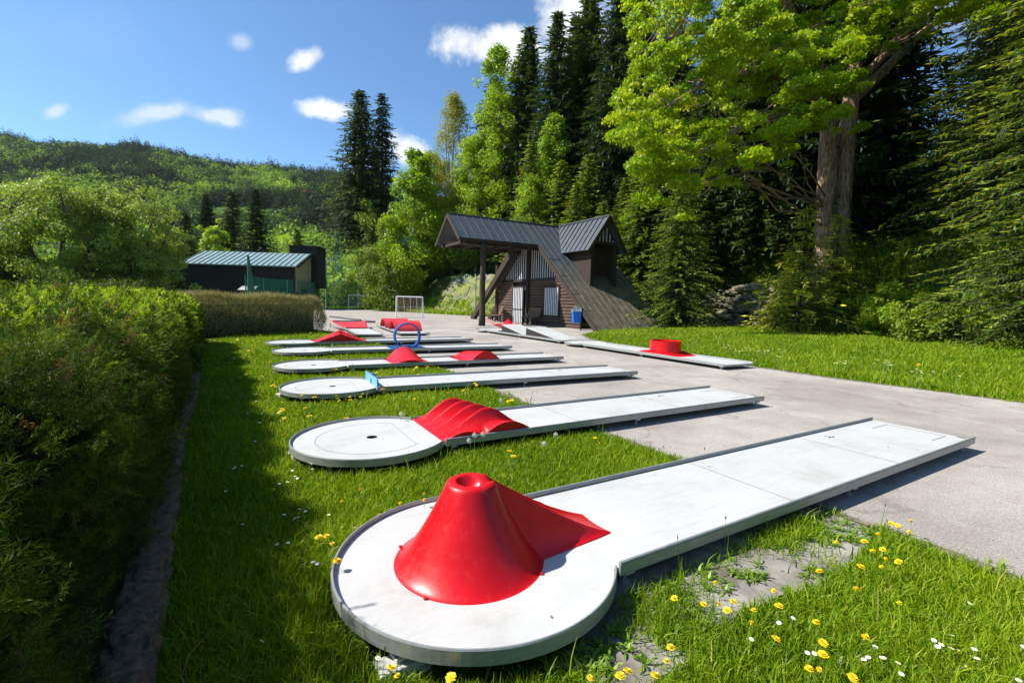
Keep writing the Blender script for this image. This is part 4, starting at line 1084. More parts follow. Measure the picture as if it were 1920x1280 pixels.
def spruce(name, label, cat, H, Rm, z0, dz_, per, tw, seed, mat, bark='bark_dark', group=None, droop=.28, tipbright=.25, taper=.85, tr=.012):
    r_ = np.random.default_rng(seed); t_ = thing(name, label, cat, group=group)
    paths = [(np.array([[0, 0, -1.0], [0, 0, H * .3], [.05, 0, H * .7], [0, 0, H * .985]]), np.array([H * tr, H * tr * .8, H * tr * .42, .012]))]
    C, D, Ls, Ws, T = [], [], [], [], []
    z = z0
    while z < H * .985:
        f_ = (z - z0) / (H - z0); Lb_ = Rm * (1 - f_) ** taper * (1 if f_ > .08 else .8) + .12
        nb = max(4, int(per * (.55 + .45 * (1 - f_)) + r_.integers(0, 2)))
        for k in range(nb):
            a = 2 * np.pi * (k + r_.random() * .9) / nb; L_ = Lb_ * r_.uniform(.68, 1.14); zb = z + r_.normal() * dz_ * .35
            u_ = np.array([math.cos(a), math.sin(a), 0]); side = np.array([-u_[1], u_[0], 0])
            rise = .10 + .45 * f_; dr_ = droop * (1.15 - f_) + .10 * r_.normal()
            m_ = max(5, int(L_ / tw * 3.4)); s_ = np.linspace(.10, 1, m_) + r_.normal(size=m_) * .02
            zz_ = zb + L_ * (rise * s_ - (rise + dr_) * s_ ** 2 + .18 * np.maximum(s_ - .75, 0))
            base = u_[None] * (L_ * s_)[:, None]; base[:, 2] = zz_
            if L_ > .8: paths.append((np.array([[0, 0, zb], [*(u_[:2] * L_ * .5), np.interp(.5, s_, zz_)], [*(u_[:2] * L_ * .95), zz_[-1]]]), np.array([.008 + L_ * .008, .005 + L_ * .004, .003])))
            for sg in (-1, 1):
                dd = u_[None] * (.55 + .5 * s_)[:, None] + side[None] * sg * (1.0 - .35 * s_)[:, None]
                dd[:, 2] += r_.normal(size=m_) * .12 - .18; C.append(base + r_.normal(size=(m_, 3)) * .02); D.append(dd)
                l_ = tw * (1.25 - .75 * s_) * r_.uniform(.7, 1.25, m_) * (.55 + .45 * min(1, L_ / 1.5)); Ls.append(l_); Ws.append(l_ * .29)
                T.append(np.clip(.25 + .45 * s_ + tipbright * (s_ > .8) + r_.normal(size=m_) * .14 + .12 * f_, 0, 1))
            hk = max(2, m_ // 2); sh = r_.uniform(.2, 1, hk)                     # hanging sprays
            bh = u_[None] * (L_ * sh)[:, None]; bh[:, 2] = np.interp(sh, s_, zz_); C.append(bh)
            dd = np.tile([[0, 0, -1.]], (hk, 1)) + u_[None] * .35 + r_.normal(size=(hk, 3)) * .22; D.append(dd)
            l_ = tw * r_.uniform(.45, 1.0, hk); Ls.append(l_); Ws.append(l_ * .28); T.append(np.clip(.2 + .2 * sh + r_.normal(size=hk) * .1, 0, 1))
            C.append(base[-1:]); D.append(u_[None] + np.array([[0, 0, -.1]])); Ls.append(np.array([tw * .9])); Ws.append(np.array([tw * .3])); T.append(np.array([.75 + tipbright * .6]))
        z += dz_ * (.75 + .5 * (1 - f_))
    C.append(np.array([[0, 0, H * .965]])); D.append(np.array([[0, 0, 1.]])); Ls.append(np.array([H * .035 + .1])); Ws.append(np.array([.08])); T.append(np.array([.6]))
    C = np.concatenate(C); D = np.concatenate(D); Ls = np.concatenate(Ls); Ws = np.concatenate(Ws); T = np.concatenate(T)
    Nn = np.tile([[0, 0, 1.]], (len(C), 1)) + r_.normal(size=(len(C), 3)) * .35
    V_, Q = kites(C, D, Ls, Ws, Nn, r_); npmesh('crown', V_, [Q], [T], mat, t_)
    V_, Q = tubes_np(paths[:1], 10); npmesh('trunk', V_, [Q], None, bark, t_, smooth=True)
    V_, Q = tubes_np(paths[1:], 4); npmesh('boughs', V_, [Q], None, bark, t_)
    return t_

def broadleaf(name, label, cat, trunk, clumps, nleaf, leaf, seed, mat, bark, flat=.45, group=None, wr=.8, droop=.1, limb_r=.05, tb=.5, limbs=True, extra=None):
    """trunk: list of (path, radii); clumps: (n,4) centre+radius in local coordinates"""
    r_ = np.random.default_rng(seed); t_ = thing(name, label, cat, group=group)
    clumps = np.asarray(clumps, float); tp = np.concatenate([np.asarray(p_)[:, :3] for p_, _ in trunk])
    dense = np.concatenate([np.stack([np.linspace(a, b_, 10) for a, b_ in zip(p_[:-1], p_[1:])]).reshape(-1, 3) for p_, _ in [(np.asarray(q[0], float), 0) for q in trunk]])
    paths = [(np.asarray(p_, float), np.asarray(q, float)) for p_, q in trunk]
    cen = clumps[:, :3].mean(0)
    if limbs:
        for c_ in clumps:
            if len(clumps) > 400 and r_.random() < .6: continue
            cand = dense[(dense[:, 2] < c_[2] + .3) & (dense[:, 2] > c_[2] * .62)]
            if not len(cand): cand = dense[:5]
            dd = np.linalg.norm(cand - c_[:3], axis=1) + .15 * np.abs(cand[:, 2] - c_[2])
            a = cand[np.argmin(dd)]; L_ = np.linalg.norm(c_[:3] - a); md = (a + c_[:3]) / 2 + np.array([0, 0, .10 * L_]) + r_.normal(size=3) * L_ * .05
            q1 = (a * .7 + md * .3) ; paths.append((np.array([a, a * .45 + md * .55 + r_.normal(size=3) * .03 * L_, md, c_[:3] * .6 + md * .4 + r_.normal(size=3) * .03 * L_, c_[:3]]), limb_r * (L_ / 4 + .3) * np.array([1, .75, .55, .35, .12])))
            for _ in range(2):
                e = c_[:3] + r_.normal(size=3) * c_[3] * .6; paths.append((np.array([c_[:3] * .75 + md * .25, (c_[:3] + e) / 2, e]), limb_r * .22 * np.array([1, .7, .2])))
    w = clumps[:, 3] ** 2; cnt = r_.multinomial(nleaf, w / w.sum())
    C = np.repeat(clumps[:, :3], cnt, 0); rad = np.repeat(clumps[:, 3], cnt)
    n_ = len(C); d = unit(r_.normal(size=(n_, 3))); q = r_.random(n_) ** .45
    off = d * (q * rad)[:, None] * np.array([1, 1, flat]); off[:, 2] -= droop * rad * (np.hypot(off[:, 0], off[:, 1]) / rad) ** 2
    P = C + off
    out = unit(off + (C - cen) * .15 + np.array([0, 0, .5]))
    Nn = out + r_.normal(size=(n_, 3)) * .55; D = np.cross(Nn, r_.normal(size=(n_, 3))); D[:, 2] -= .35 * np.linalg.norm(D, axis=1)
    l_ = leaf * r_.uniform(.65, 1.3, n_)
    ct_ = np.repeat(r_.normal(size=len(clumps)) * .10, cnt)
    T = np.clip(tb + ct_ + r_.normal(size=n_) * .13, 0, 1)
    V_, Q = kites(P, D, l_, l_ * wr, Nn, r_); npmesh('crown', V_, [Q], [T], mat, t_)
    V_, Q = tubes_np(paths, 8); npmesh('trunk', V_, [Q], None, bark, t_, smooth=True)
    return t_
def ell_clumps(n, c, r3_, cr, seed, shell=.5, cut=None):
    r_ = np.random.default_rng(seed); d = unit(r_.normal(size=(n, 3))); q = (shell + (1 - shell) * r_.random(n))
    lob = 1 + .15 * np.sin(d[:, 0] * 6 + seed) * np.cos(d[:, 2] * 5 + d[:, 1] * 4)
    P = np.array(c) + d * (q * lob)[:, None] * np.array(r3_)
    return np.concatenate([P, (cr * r_.uniform(.6, 1.35, n))[:, None]], 1)
def place(o_, u, y, rz=0, dzz=0, x=None):
    if x is None: x = (at(u, 560, y))[0]
    o_.location = (x, y, tz(x, y) + dzz); o_.rotation_euler = (0, 0, rz); return o_

# tall twin spruces beside the court
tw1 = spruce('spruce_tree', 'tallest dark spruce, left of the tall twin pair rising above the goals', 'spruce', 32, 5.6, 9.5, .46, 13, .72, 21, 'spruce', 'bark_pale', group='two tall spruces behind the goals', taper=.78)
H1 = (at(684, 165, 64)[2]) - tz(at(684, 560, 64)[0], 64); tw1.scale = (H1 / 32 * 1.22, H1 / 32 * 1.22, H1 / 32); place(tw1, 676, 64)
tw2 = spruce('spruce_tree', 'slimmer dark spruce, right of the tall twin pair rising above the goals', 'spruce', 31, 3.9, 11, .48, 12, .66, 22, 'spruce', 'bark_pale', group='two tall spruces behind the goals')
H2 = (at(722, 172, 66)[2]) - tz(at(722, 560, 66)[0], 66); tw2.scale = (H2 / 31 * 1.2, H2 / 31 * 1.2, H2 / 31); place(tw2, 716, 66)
# full dark spruce prototypes
def H_to(u, vtop, y): x = at(u, 560, y)[0]; return at(u, vtop, y)[2] - tz(x, y)
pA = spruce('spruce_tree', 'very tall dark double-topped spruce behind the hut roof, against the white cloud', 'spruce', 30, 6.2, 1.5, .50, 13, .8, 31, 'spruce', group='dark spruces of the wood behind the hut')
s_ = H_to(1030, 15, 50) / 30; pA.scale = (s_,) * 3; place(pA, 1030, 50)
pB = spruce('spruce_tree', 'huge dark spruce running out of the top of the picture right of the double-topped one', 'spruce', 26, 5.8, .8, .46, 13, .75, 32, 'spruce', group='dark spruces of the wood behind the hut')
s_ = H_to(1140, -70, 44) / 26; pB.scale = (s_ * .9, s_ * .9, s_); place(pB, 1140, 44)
pC = spruce('spruce_tree', 'mid-sized green spruce just above the canopy end of the hut roof', 'spruce', 17, 4.0, .3, .36, 12, .5, 33, 'spruce_young', group='mid-sized spruces round the hut')
s_ = H_to(990, 262, 44) / 17; pC.scale = (s_,) * 3; place(pC, 990, 44)
copytree(pA, (at(1062, 560, 53)[0], 53, tz(at(1062, 560, 53)[0], 53)), 2.0, 'twin top of the dark double-topped spruce, slightly lower and to the right', H_to(1062, 22, 53) / 30)
mids = [(1045, 300, 42, pC, 'mid-sized green spruce above the middle of the hut roof'), (1095, 285, 40, pC, 'mid-sized green spruce right behind the dormer ridge'),
        (1165, 330, 38, pC, 'mid-sized green spruce just right of the dormer gable'), (930, 380, 57, pC, 'small green spruce rising just over the canopy roof'),
        (860, 410, 60, pC, 'small green spruce above the tip of the canopy'), (815, 420, 62, pC, 'small green spruce left of the canopy tip'),
        (1125, 375, 36, pC, 'small lit spruce directly behind the dormer'), (1200, 270, 35, pC, 'lit green spruce behind the right roof slope'), (1300, 190, 33, pC, 'tall green spruce rising behind the sunlit young spruce'),
        (1345, 330, 31, pC, 'green spruce standing over the left end of the stone wall'), (1420, 370, 29.5, pC, 'green spruce standing over the right end of the stone wall'), (1075, 340, 38, pC, 'green spruce filling the gap behind the dormer ridge'),
        (1225, 250, 36, pB, 'dark spruce between the hut and the lit young spruce'), (1225, 60, 46, pA, 'tall dark spruce half hidden by the left side of the maple crown')]
for i, (u, v, y, src, lab) in enumerate(mids):
    x = at(u, 560, y)[0]; sc_ = H_to(u, v, y) / {pA: 30, pB: 26, pC: 17}[src]
    copytree(src, (x, y, tz(x, y)), 1.1 * i + .4, lab, (sc_ * 1.15, sc_ * 1.15, sc_))
# dark wood on the bank
r3 = np.random.default_rng(77); n_ = 0
for (x0_, y0_) in [(12, 38), (16, 35), (20, 33), (24, 31), (14.5, 33), (19, 37), (25, 37), (30, 34), (22, 27.5), (27, 27), (21.5, 23), (25.5, 22.5), (30, 24), (33, 29), (24, 18.5), (29, 18), (35, 20), (22, 15.2), (27, 13.5),
                 (33, 12), (10, 43), (15, 44), (20.5, 44), (27, 43), (35, 40), (8, 52), (14, 54), (22, 53), (32, 52), (2, 56), (-3, 60), (38, 26), (19, 29.5), (16.5, 30.2), (24, 25), (31, 38)]:
    x = x0_ + r3.normal() * .5; y = y0_ + r3.normal() * .5; src = pB if r3.random() < .6 else pA; s_ = r3.uniform(.62, .98)
    bu = 960 + x / y * F_PX; HB = {pA: 30, pB: 26}[src]
    if 1620 < bu < 1800: s_ = min(s_, max(.22, H_to(bu, 215, y) / HB))
    elif bu >= 1820: s_ = max(s_, min(1.3, H_to(bu, -60, y) / HB))
    copytree(src, (x, y, tz(x, y) - .2), r3.uniform(0, 6.3), 'tall dark spruce in the shaded wood on the bank behind the big maple', (s_ * 1.15, s_ * 1.15, s_), group='dark spruces crowding the shaded bank')
# lit young spruces
yA = spruce('spruce_tree', 'sunlit bushy young spruce at the right foot of the hut roof', 'spruce', 8.6, 2.6, .15, .22, 13, .24, 41, 'spruce_young', droop=.22, tipbright=.3)
place(yA, 1268, 26)
yB = spruce('spruce_tree', 'feathery spruce with pale tips hanging over the right-hand lawn, lowest at the picture edge', 'spruce', 15, 4.1, .3, .25, 15, .25, 42, 'spruce_young', droop=.22, tipbright=.42, taper=.75)
yB.location = (16.0, 13.2, tz(16, 13.2) - .3)
copytree(yB, (20.4, 18.4, tz(20.4, 18.4)), 2.2, 'tall feathery spruce filling the upper right between maple trunk and picture edge', 1.25)
copytree(yB, (14.6, 9.0, tz(14.6, 9.0) - .3), 4.0, 'spruce cut by the right edge of the picture, beside the lawn', .7)
copytree(yA, (15.4, 29.6, tz(15.4, 29.6) - .2), 1.9, 'dim young spruce behind the rough stone wall', 1.05)
copytree(yA, (11.0, 29.8, tz(11.0, 29.8)), 3.9, 'young spruce half hidden behind the sunlit bushy one', 1.1)
# yellow-tipped small firs
fA = spruce('fir_sapling', 'yellow-green fir sapling with drooping tiers at the lawn edge below the maple trunk', 'fir', 4.6, 1.9, .1, .26, 9, .30, 51, 'fir_yellow', droop=.30, tipbright=.5)
fA.scale = (1.25, 1.25, 1.2); place(fA, 1500, 20.6, dzz=-.1)
for (x, y, s_, lab) in [(15.6, 22.8, 1.05, 'yellow-green fir sapling leaning on the foot of the maple trunk'), (14.4, 24.4, .8, 'small yellow-green fir on top of the stone wall'),
                        (16.6, 20.2, .6, 'blue-green fir sapling right of the maple trunk'), (12.7, 22.6, .5, 'low yellow-green fir at the end of the stone wall')]:
    copytree(fA, (x, y, tz(x, y) - .1), x * 3, lab, s_)

# the big maple
mb_ = at(1562, 462, 25); MX, MY = mb_[0], mb_[1]; MZ = tz(MX, MY)
def ml(u, v, y): p_ = at(u, v, y); return [p_[0] - MX, p_[1] - MY, p_[2] - MZ]
trk = [([[-.45, 0, -1.2], [-.42, 0, 1.5], ml(1552, 300, 25), ml(1556, 210, 24.8), ml(1530, 120, 24), ml(1480, 20, 23), ml(1440, -90, 22.5)], [.80, .52, .45, .40, .30, .22, .12]),
       ([[.35, .1, -1.2], [.38, .1, 1.5], ml(1584, 300, 25), ml(1594, 200, 25), ml(1602, 120, 25.2), ml(1640, 20, 25.5), ml(1700, -100, 25.8)], [.70, .46, .41, .37, .30, .22, .14]),
       ([ml(1596, 190, 25), ml(1650, 140, 25.5), ml(1720, 70, 26), ml(1820, -10, 26.5)], [.30, .26, .20, .10]),
       ([ml(1600, 165, 25.2), ml(1670, 90, 25), ml(1740, 20, 25), ml(1800, -60, 25)], [.24, .2, .15, .08]),
       ([ml(1556, 205, 24.8), ml(1500, 160, 23.5), ml(1420, 130, 21.5), ml(1330, 150, 19.5), ml(1250, 200, 18.5)], [.28, .22, .16, .10, .04]),
       ([ml(1552, 170, 24.4), ml(1470, 90, 23), ml(1380, 60, 22), ml(1280, 60, 21), ml(1200, 100, 20)], [.24, .2, .15, .1, .04]),
       ([ml(1553, 240, 24.8), ml(1480, 215, 23), ml(1400, 230, 21), ml(1310, 290, 20)], [.18, .15, .1, .04])]
cl = []
r3 = np.random.default_rng(5)
def mc(u, v, y, rr_): cl.append(ml(u, v, y) + [rr_])
outline = [(1150, 260), (1130, 215), (1180, 150), (1190, 60), (1160, -40), (1300, -160), (1600, -200), (1900, -160), (1900, 10), (1790, 40), (1730, 10), (1690, 50), (1600, 80), (1640, 170), (1560, 215), (1500, 235), (1440, 300), (1370, 300), (1300, 350), (1240, 400), (1205, 350), (1180, 300)]
pl = np.array(outline, float); k = 0
while k < 640:
    u, v = r3.uniform(1100, 1900), r3.uniform(-210, 420)
    if not inside(np.array([[u, v]]), pl)[0]: continue
    y = 21.5 + r3.uniform(-3.8, 3.6) + (v < 0) * r3.uniform(-1, 3)
    if 1640 < u < 1800 and 25 < v < 230: continue
    mc(u, v, y, r3.uniform(.24, .66)); k += 1
for (u, v, y, n_c, su, sv) in [(1500, 175, 22.2, 16, 40, 26), (1560, 225, 22.5, 9, 28, 16), (1470, 235, 21.8, 12, 34, 22), (1600, 70, 22.4, 16, 44, 26), (1670, 10, 23, 16, 40, 18), (1850, 0, 24, 22, 50, 24), (1620, -20, 22.6, 20, 70, 26), (1250, 330, 19.5, 10, 36, 24), (1345, 300, 20.5, 10, 40, 20), (1440, 300, 21, 7, 30, 12)]:
    for _ in range(n_c): mc(u + r3.normal() * su, v + r3.normal() * sv, y + r3.normal() * .7, r3.uniform(.22, .5))
maple = broadleaf('maple_tree', 'big spring-leaved maple with a thick double trunk and bright yellow-green crown', 'maple', trk, cl, 150000, .125, 61, 'maple_leaf', 'bark', flat=.30, wr=.95, droop=.45, limb_r=.016, tb=.5)
maple.location = (MX, MY, MZ)

# poplar, birch and greens around the court
def poplarish(u, vtop, y, wpx, lab, seed, mat, name='poplar_tree', cat='poplar', leaf=.22, nl=26000, bark='bark_pale', zlow=.15, cr_=1.0, ncl=170, group=None, tb=.5, flat=.9, bare=0):
    x = at(u, 560, y)[0]; z = tz(x, y); H = at(u, vtop, y)[2] - z; Rr = wpx / 2 / F_PX * y
    r_ = np.random.default_rng(seed); zz_ = zlow + (1 - zlow) * r_.random(ncl) ** .8
    prof = np.sin(np.clip((zz_ - zlow) / (1 - zlow), 0, 1) ** .75 * np.pi) ** .6 * (1 - .35 * zz_) + .08
    a = r_.random(ncl) * 6.283; rr_ = Rr * prof * r_.random(ncl) ** .45 * (1 + .3 * r_.normal(size=ncl) * .5)
    cr_ = cr_ * max(1, y / 50); leaf = leaf * max(1, y / 52)
    c_ = np.stack([rr_ * np.cos(a), rr_ * np.sin(a), zz_ * H, cr_ * r_.uniform(.6, 1.3, ncl) * (1.1 - .5 * zz_)], 1)
    tr_ = [([[0, 0, -1], [.1, 0, H * .3], [-.1, .1, H * .6], [.1, 0, H * .93]], [H * .012, H * .009, H * .006, .02])]
    if bare:
        for k in range(3): tr_.append(([[0, 0, H * .2], [Rr * .3 * math.cos(k * 2.1), Rr * .3 * math.sin(k * 2.1), H * .55], [Rr * .5 * math.cos(k * 2.1), Rr * .5 * math.sin(k * 2.1), H * .9]], [.1, .07, .02]))
    o_ = broadleaf(name, lab, cat, tr_, c_, nl, leaf, seed, mat, bark, flat=flat, limb_r=.035, droop=.1, group=group, tb=tb)
    o_.location = (x, y, z); return o_, H
poplarish(928, 88, 57, 135, 'tall airy light green poplar behind the hut canopy', 71, 'poplar_leaf', nl=30000, ncl=210)
poplarish(890, 255, 57, 105, 'wide light green birch below the tall airy poplar', 83, 'poplar_leaf', 'birch_tree', 'birch', leaf=.17, nl=20000, ncl=130, tb=.45)
poplarish(805, 290, 61, 110, 'yellowish green birch between the lime tree and the thin-leaved birch', 86, 'poplar_leaf', 'birch_tree', 'birch', leaf=.18, nl=22000, ncl=140, tb=.6)
poplarish(990, 335, 42.5, 80, 'light green young poplar just behind the hut ridge', 84, 'poplar_leaf', leaf=.17, nl=12000, ncl=90, tb=.4)
poplarish(1175, 400, 36.5, 60, 'light green sapling right behind the dormer', 85, 'poplar_leaf', leaf=.15, nl=7000, ncl=60, tb=.3)
poplarish(962, 105, 58, 60, 'slender leaning side poplar right beside the tall airy one', 72, 'poplar_leaf', nl=6000, ncl=50)
poplarish(846, 180, 60, 110, 'thin-leaved yellowish birch left of the tall poplar', 73, 'birch_leaf', 'birch_tree', 'birch', leaf=.15, nl=26000, ncl=190, tb=.55, bare=1)
poplarish(866, 330, 58, 90, 'light green weeping birch in front of the yellowish birch', 74, 'poplar_leaf', 'birch_tree', 'birch', leaf=.16, nl=16000, ncl=100, tb=.3)
poplarish(775, 285, 56, 120, 'fresh green broadleaf tree right of the twin spruces', 75, 'poplar_leaf', 'lime_tree', 'tree', leaf=.26, nl=22000, ncl=120, zlow=.08, tb=.35)
poplarish(720, 420, 58, 90, 'loose pale green tree in front of the twin spruces', 76, 'bush_leaf', 'willow_tree', 'willow', leaf=.2, nl=9000, ncl=70, tb=.7)
poplarish(690, 380, 60, 70, 'thin olive green tree against the left twin spruce', 77, 'willow_leaf', 'willow_tree', 'willow', leaf=.2, nl=6000, ncl=50, tb=.5)
poplarish(1030, 215, 47, 60, 'light green tree top between poplar and spruces', 78, 'poplar_leaf', 'poplar_tree', 'poplar', leaf=.22, nl=9000, ncl=60, tb=.25, zlow=.5)
poplarish(745, 470, 55, 110, 'round dark green bush tree behind the white goals', 79, 'bush_leaf', 'bush_tree', 'tree', leaf=.22, nl=12000, ncl=70, tb=.35, zlow=.02)
poplarish(905, 440, 59, 110, 'green bush tree under the canopy roof edge', 80, 'bush_leaf', 'bush_tree', 'tree', leaf=.2, nl=14000, ncl=80, tb=.5, zlow=.02)
poplarish(830, 455, 62, 100, 'dark green bush tree at the top of the rocky bank', 81, 'bush_leaf', 'bush_tree', 'tree', leaf=.2, nl=12000, ncl=70, tb=.3, zlow=.02)
poplarish(660, 520, 66, 60, 'low green shrub at the far court edge near the small goal', 82, 'bush_leaf', 'shrub', 'shrub', leaf=.2, nl=5000, ncl=40, tb=.6, zlow=.02)
for (u, v, y, lab) in [(790, 470, 60, 'small dark spruce right of the nearer goal'), (700, 480, 60, 'small dark spruce between the two goals'), (755, 455, 58, 'dark spruce behind the nearer goal'), (880, 455, 59, 'small dark spruce on the rocky bank')]:
    x = at(u, 560, y)[0]; copytree(pC, (x, y, tz(x, y)), u, lab, H_to(u, v, y) / 17)
# left willows
def dome(u, vtop, y, wpx, lab, seed, leaf=.17, nl=52000, tb=.6, mat='willow_leaf', name='willow_tree', cat='willow', ncl=330):
    x = at(u, 560, y)[0]; z = tz(x, y); H = at(u, vtop, y)[2] - z; Rr = wpx / 2 / F_PX * y
    c_ = ell_clumps(ncl, (0, 0, H * .47), (Rr, Rr * .9, H * .53), .72, seed, .45)
    tr_ = [([[0, 0, -1], [.1, .1, 1.2]], [.5, .4])]
    for k in range(7):
        a = k * .9 + seed; tr_.append(([[0.05, .05, .9], [Rr * .25 * math.cos(a), Rr * .25 * math.sin(a), H * .35], [Rr * .6 * math.cos(a), Rr * .6 * math.sin(a), H * .7]], [.28, .17, .05]))
    o_ = broadleaf(name, lab, cat, tr_, c_, nl, leaf, seed, mat, 'bark_twig', flat=.8, limb_r=.05, tb=tb)
    o_.location = (x, y, z); return o_
dome(105, 326, 36, 270, 'broad pale green willow at the left, its crown highest', 91)
dome(258, 338, 40, 190, 'round willow between the broad willow and the barn', 92, nl=40000, ncl=240)
dome(-70, 420, 33, 200, 'willow cut by the left edge of the picture', 93, nl=26000, ncl=160, tb=.4)
dome(30, 536, 27, 190, 'low dark shrub under the broad willow', 94, nl=16000, ncl=100, tb=.2, mat='bush_leaf', name='shrub', cat='shrub')
dome(190, 532, 30, 170, 'low dark shrub between the willows and the clipped hedge', 95, nl=16000, ncl=100, tb=.2, mat='bush_leaf', name='shrub', cat='shrub')
dome(405, 405, 74, 60, 'small bright green tree behind the left end of the barn roof', 96, leaf=.3, nl=9000, ncl=70, tb=.6, mat='poplar_leaf', name='bush_tree', cat='tree')
for (u, v, y, lab) in [(352, 395, 60, 'dark spruce squeezed between willow and barn roof'), (392, 362, 84, 'leftmost of the three dark spruces behind the barn'), (440, 356, 86, 'middle one of the three dark spruces behind the barn'), (483, 352, 82, 'rightmost of the three dark spruces behind the barn'), (560, 428, 110, 'lone small spruce above the barn tower'), (325, 470, 58, 'low dark spruce against the left end of the barn')]:
    x = at(u, 560, y)[0]; s_ = H_to(u, v, y) / 26; copytree(pB, (x, y, tz(x, y)), u, lab, (s_ * 1.25, s_ * 1.25, s_))

# ------------------------------------------------------------------ rocky faces
def rock_patch(name, poly_c, label=None):
    pts = []
    P0 = np.array(poly_c, float); lo, hi = P0.min(0), P0.max(0)
    xs_ = np.arange(lo[0], hi[0], .22); ys_ = np.arange(lo[1], hi[1], .22); X, Y = np.meshgrid(xs_, ys_); Pn = np.stack([X.ravel(), Y.ravel()], 1)
    ins = inside(Pn, P0).reshape(X.shape); r_ = np.random.default_rng(4)
    Z = terrain(X.ravel(), Y.ravel()).reshape(X.shape) + .10 + .22 * np.abs(wav(X, Y, 3.1)) + .12 * wav(X + 5, Y, 6.3) + .05 * r_.normal(size=X.shape) - .1
    V_ = np.stack([X.ravel(), Y.ravel(), Z.ravel()], 1); nx_ = len(xs_)
    ok = (ins[:-1, :-1] & ins[1:, 1:]).ravel(); idx = (np.arange(len(ys_) - 1)[:, None] * nx_ + np.arange(nx_ - 1)[None]).ravel()[ok]
    o_ = npmesh(name, V_, [np.stack([idx, idx + 1, idx + nx_ + 1, idx + nx_], 1)], None, 'rock'); return tag(o_, kind='structure')
rock_patch('rocky_bank', [(-9.2, 51), (-4.3, 46.8), (0, 43.2), (5, 39), (9, 34), (12, 29), (14.5, 31), (10, 39), (3, 47), (-2, 51), (-7, 55)])
def rock(r_, size):
    bm = bmesh.new(); bmesh.ops.create_icosphere(bm, subdivisions=2, radius=1)
    ax_ = r_.normal(size=(11, 3)); ax_ = unit(ax_); cut = r_.uniform(.35, .75, 11)
    V_ = np.array([v.co[:] for v in bm.verts])
    for a, c_ in zip(ax_, cut):
        d = V_ @ a; V_ = V_ - np.where(d > c_, d - c_, 0)[:, None] * a
    Fq = np.array([[v.index for v in f_.verts] for f_ in bm.faces]); bm.free()
    return V_ * size, Fq
r3 = np.random.default_rng(15); VV, FF = [], []; off = 0
wa, wb = np.array([10.6, 29.6]), np.array([14.1, 22.9]); wl = np.linalg.norm(wb - wa); wd = (wb - wa) / wl; wn = np.array([wd[1], -wd[0]])
if wn @ np.array([1, 1]) < 0: wn = -wn
for k in range(420):
    s_ = r3.uniform(0, 1); h_ = r3.uniform(0, 1) ** 1.1 * (2.6 - 1.1 * abs(s_ - .5)); sz_ = r3.uniform(.12, .34)
    V_, Fq = rock(r3, np.array([sz_ * 1.3, sz_ * 1.1, sz_ * .6]) * r3.uniform(.55, 1.5, 3)); a = r3.random() * 6.28
    x_, y_ = V_[:, 0] * math.cos(a) - V_[:, 1] * math.sin(a), V_[:, 0] * math.sin(a) + V_[:, 1] * math.cos(a)
    p_ = wa + wd * wl * s_ + wn * (h_ * .45 + .1 + r3.normal() * .08)
    VV.append(np.stack([x_ + p_[0], y_ + p_[1], V_[:, 2] + h_ + .1], 1)); FF.append(Fq + off); off += len(V_)
o = npmesh('stone_wall', np.concatenate(VV), [np.concatenate(FF)], None, 'stone_moss'); tag(o, 'rough mossy stone wall holding the bank between the young spruce and the fir', 'stone wall')

# ------------------------------------------------------------------ spruce hedge
HG = thing('spruce_hedge', 'clipped green spruce hedge along the left side, with yellow-green new shoots on top', 'hedge')
S0, S1, HTOP = -.9, 16.6, 1.27
def hsurf(s_, q):
    """q 0..1 over the cross-section: side, shoulder, top, back ; returns point, outward normal"""
    prof = np.array([[0.0, .06], [.02, .5], [0.0, .92], [-.07, 1.12], [-.24, 1.23], [-.8, 1.27], [-1.45, 1.25], [-1.72, 1.05], [-1.8, .4]])
    d = np.concatenate([[0], np.cumsum(np.linalg.norm(np.diff(prof, axis=0), axis=1))]); d /= d[-1]
    o_ = np.interp(q, d, prof[:, 0]); z = np.interp(q, d, prof[:, 1]); e = .012
    to = np.interp(np.clip(q + e, 0, 1), d, prof[:, 0]) - np.interp(np.clip(q - e, 0, 1), d, prof[:, 0]); tz_ = np.interp(np.clip(q + e, 0, 1), d, prof[:, 1]) - np.interp(np.clip(q - e, 0, 1), d, prof[:, 1])
    nl_ = np.hypot(to, tz_) + 1e-9; no, nzv = tz_ / nl_, -to / nl_
    w_ = .06 * np.sin(s_ * 2.1 + q * 5) + .05 * np.sin(s_ * 4.7 + q * 9) + .03 * np.sin(s_ * 9.1)
    sink = -.02 - .10 * smooth((1.9 - s_) / 1.6)
    off = -.13 + o_ + no * w_; P = HN[None] * (HCc + off)[:, None] + HD[None] * s_[:, None]
    z = z + nzv * w_ * .8 + sink * (z / 1.27)
    return np.concatenate([P, z[:, None]], 1), np.concatenate([HN[None] * no[:, None], nzv[:, None]], 1)
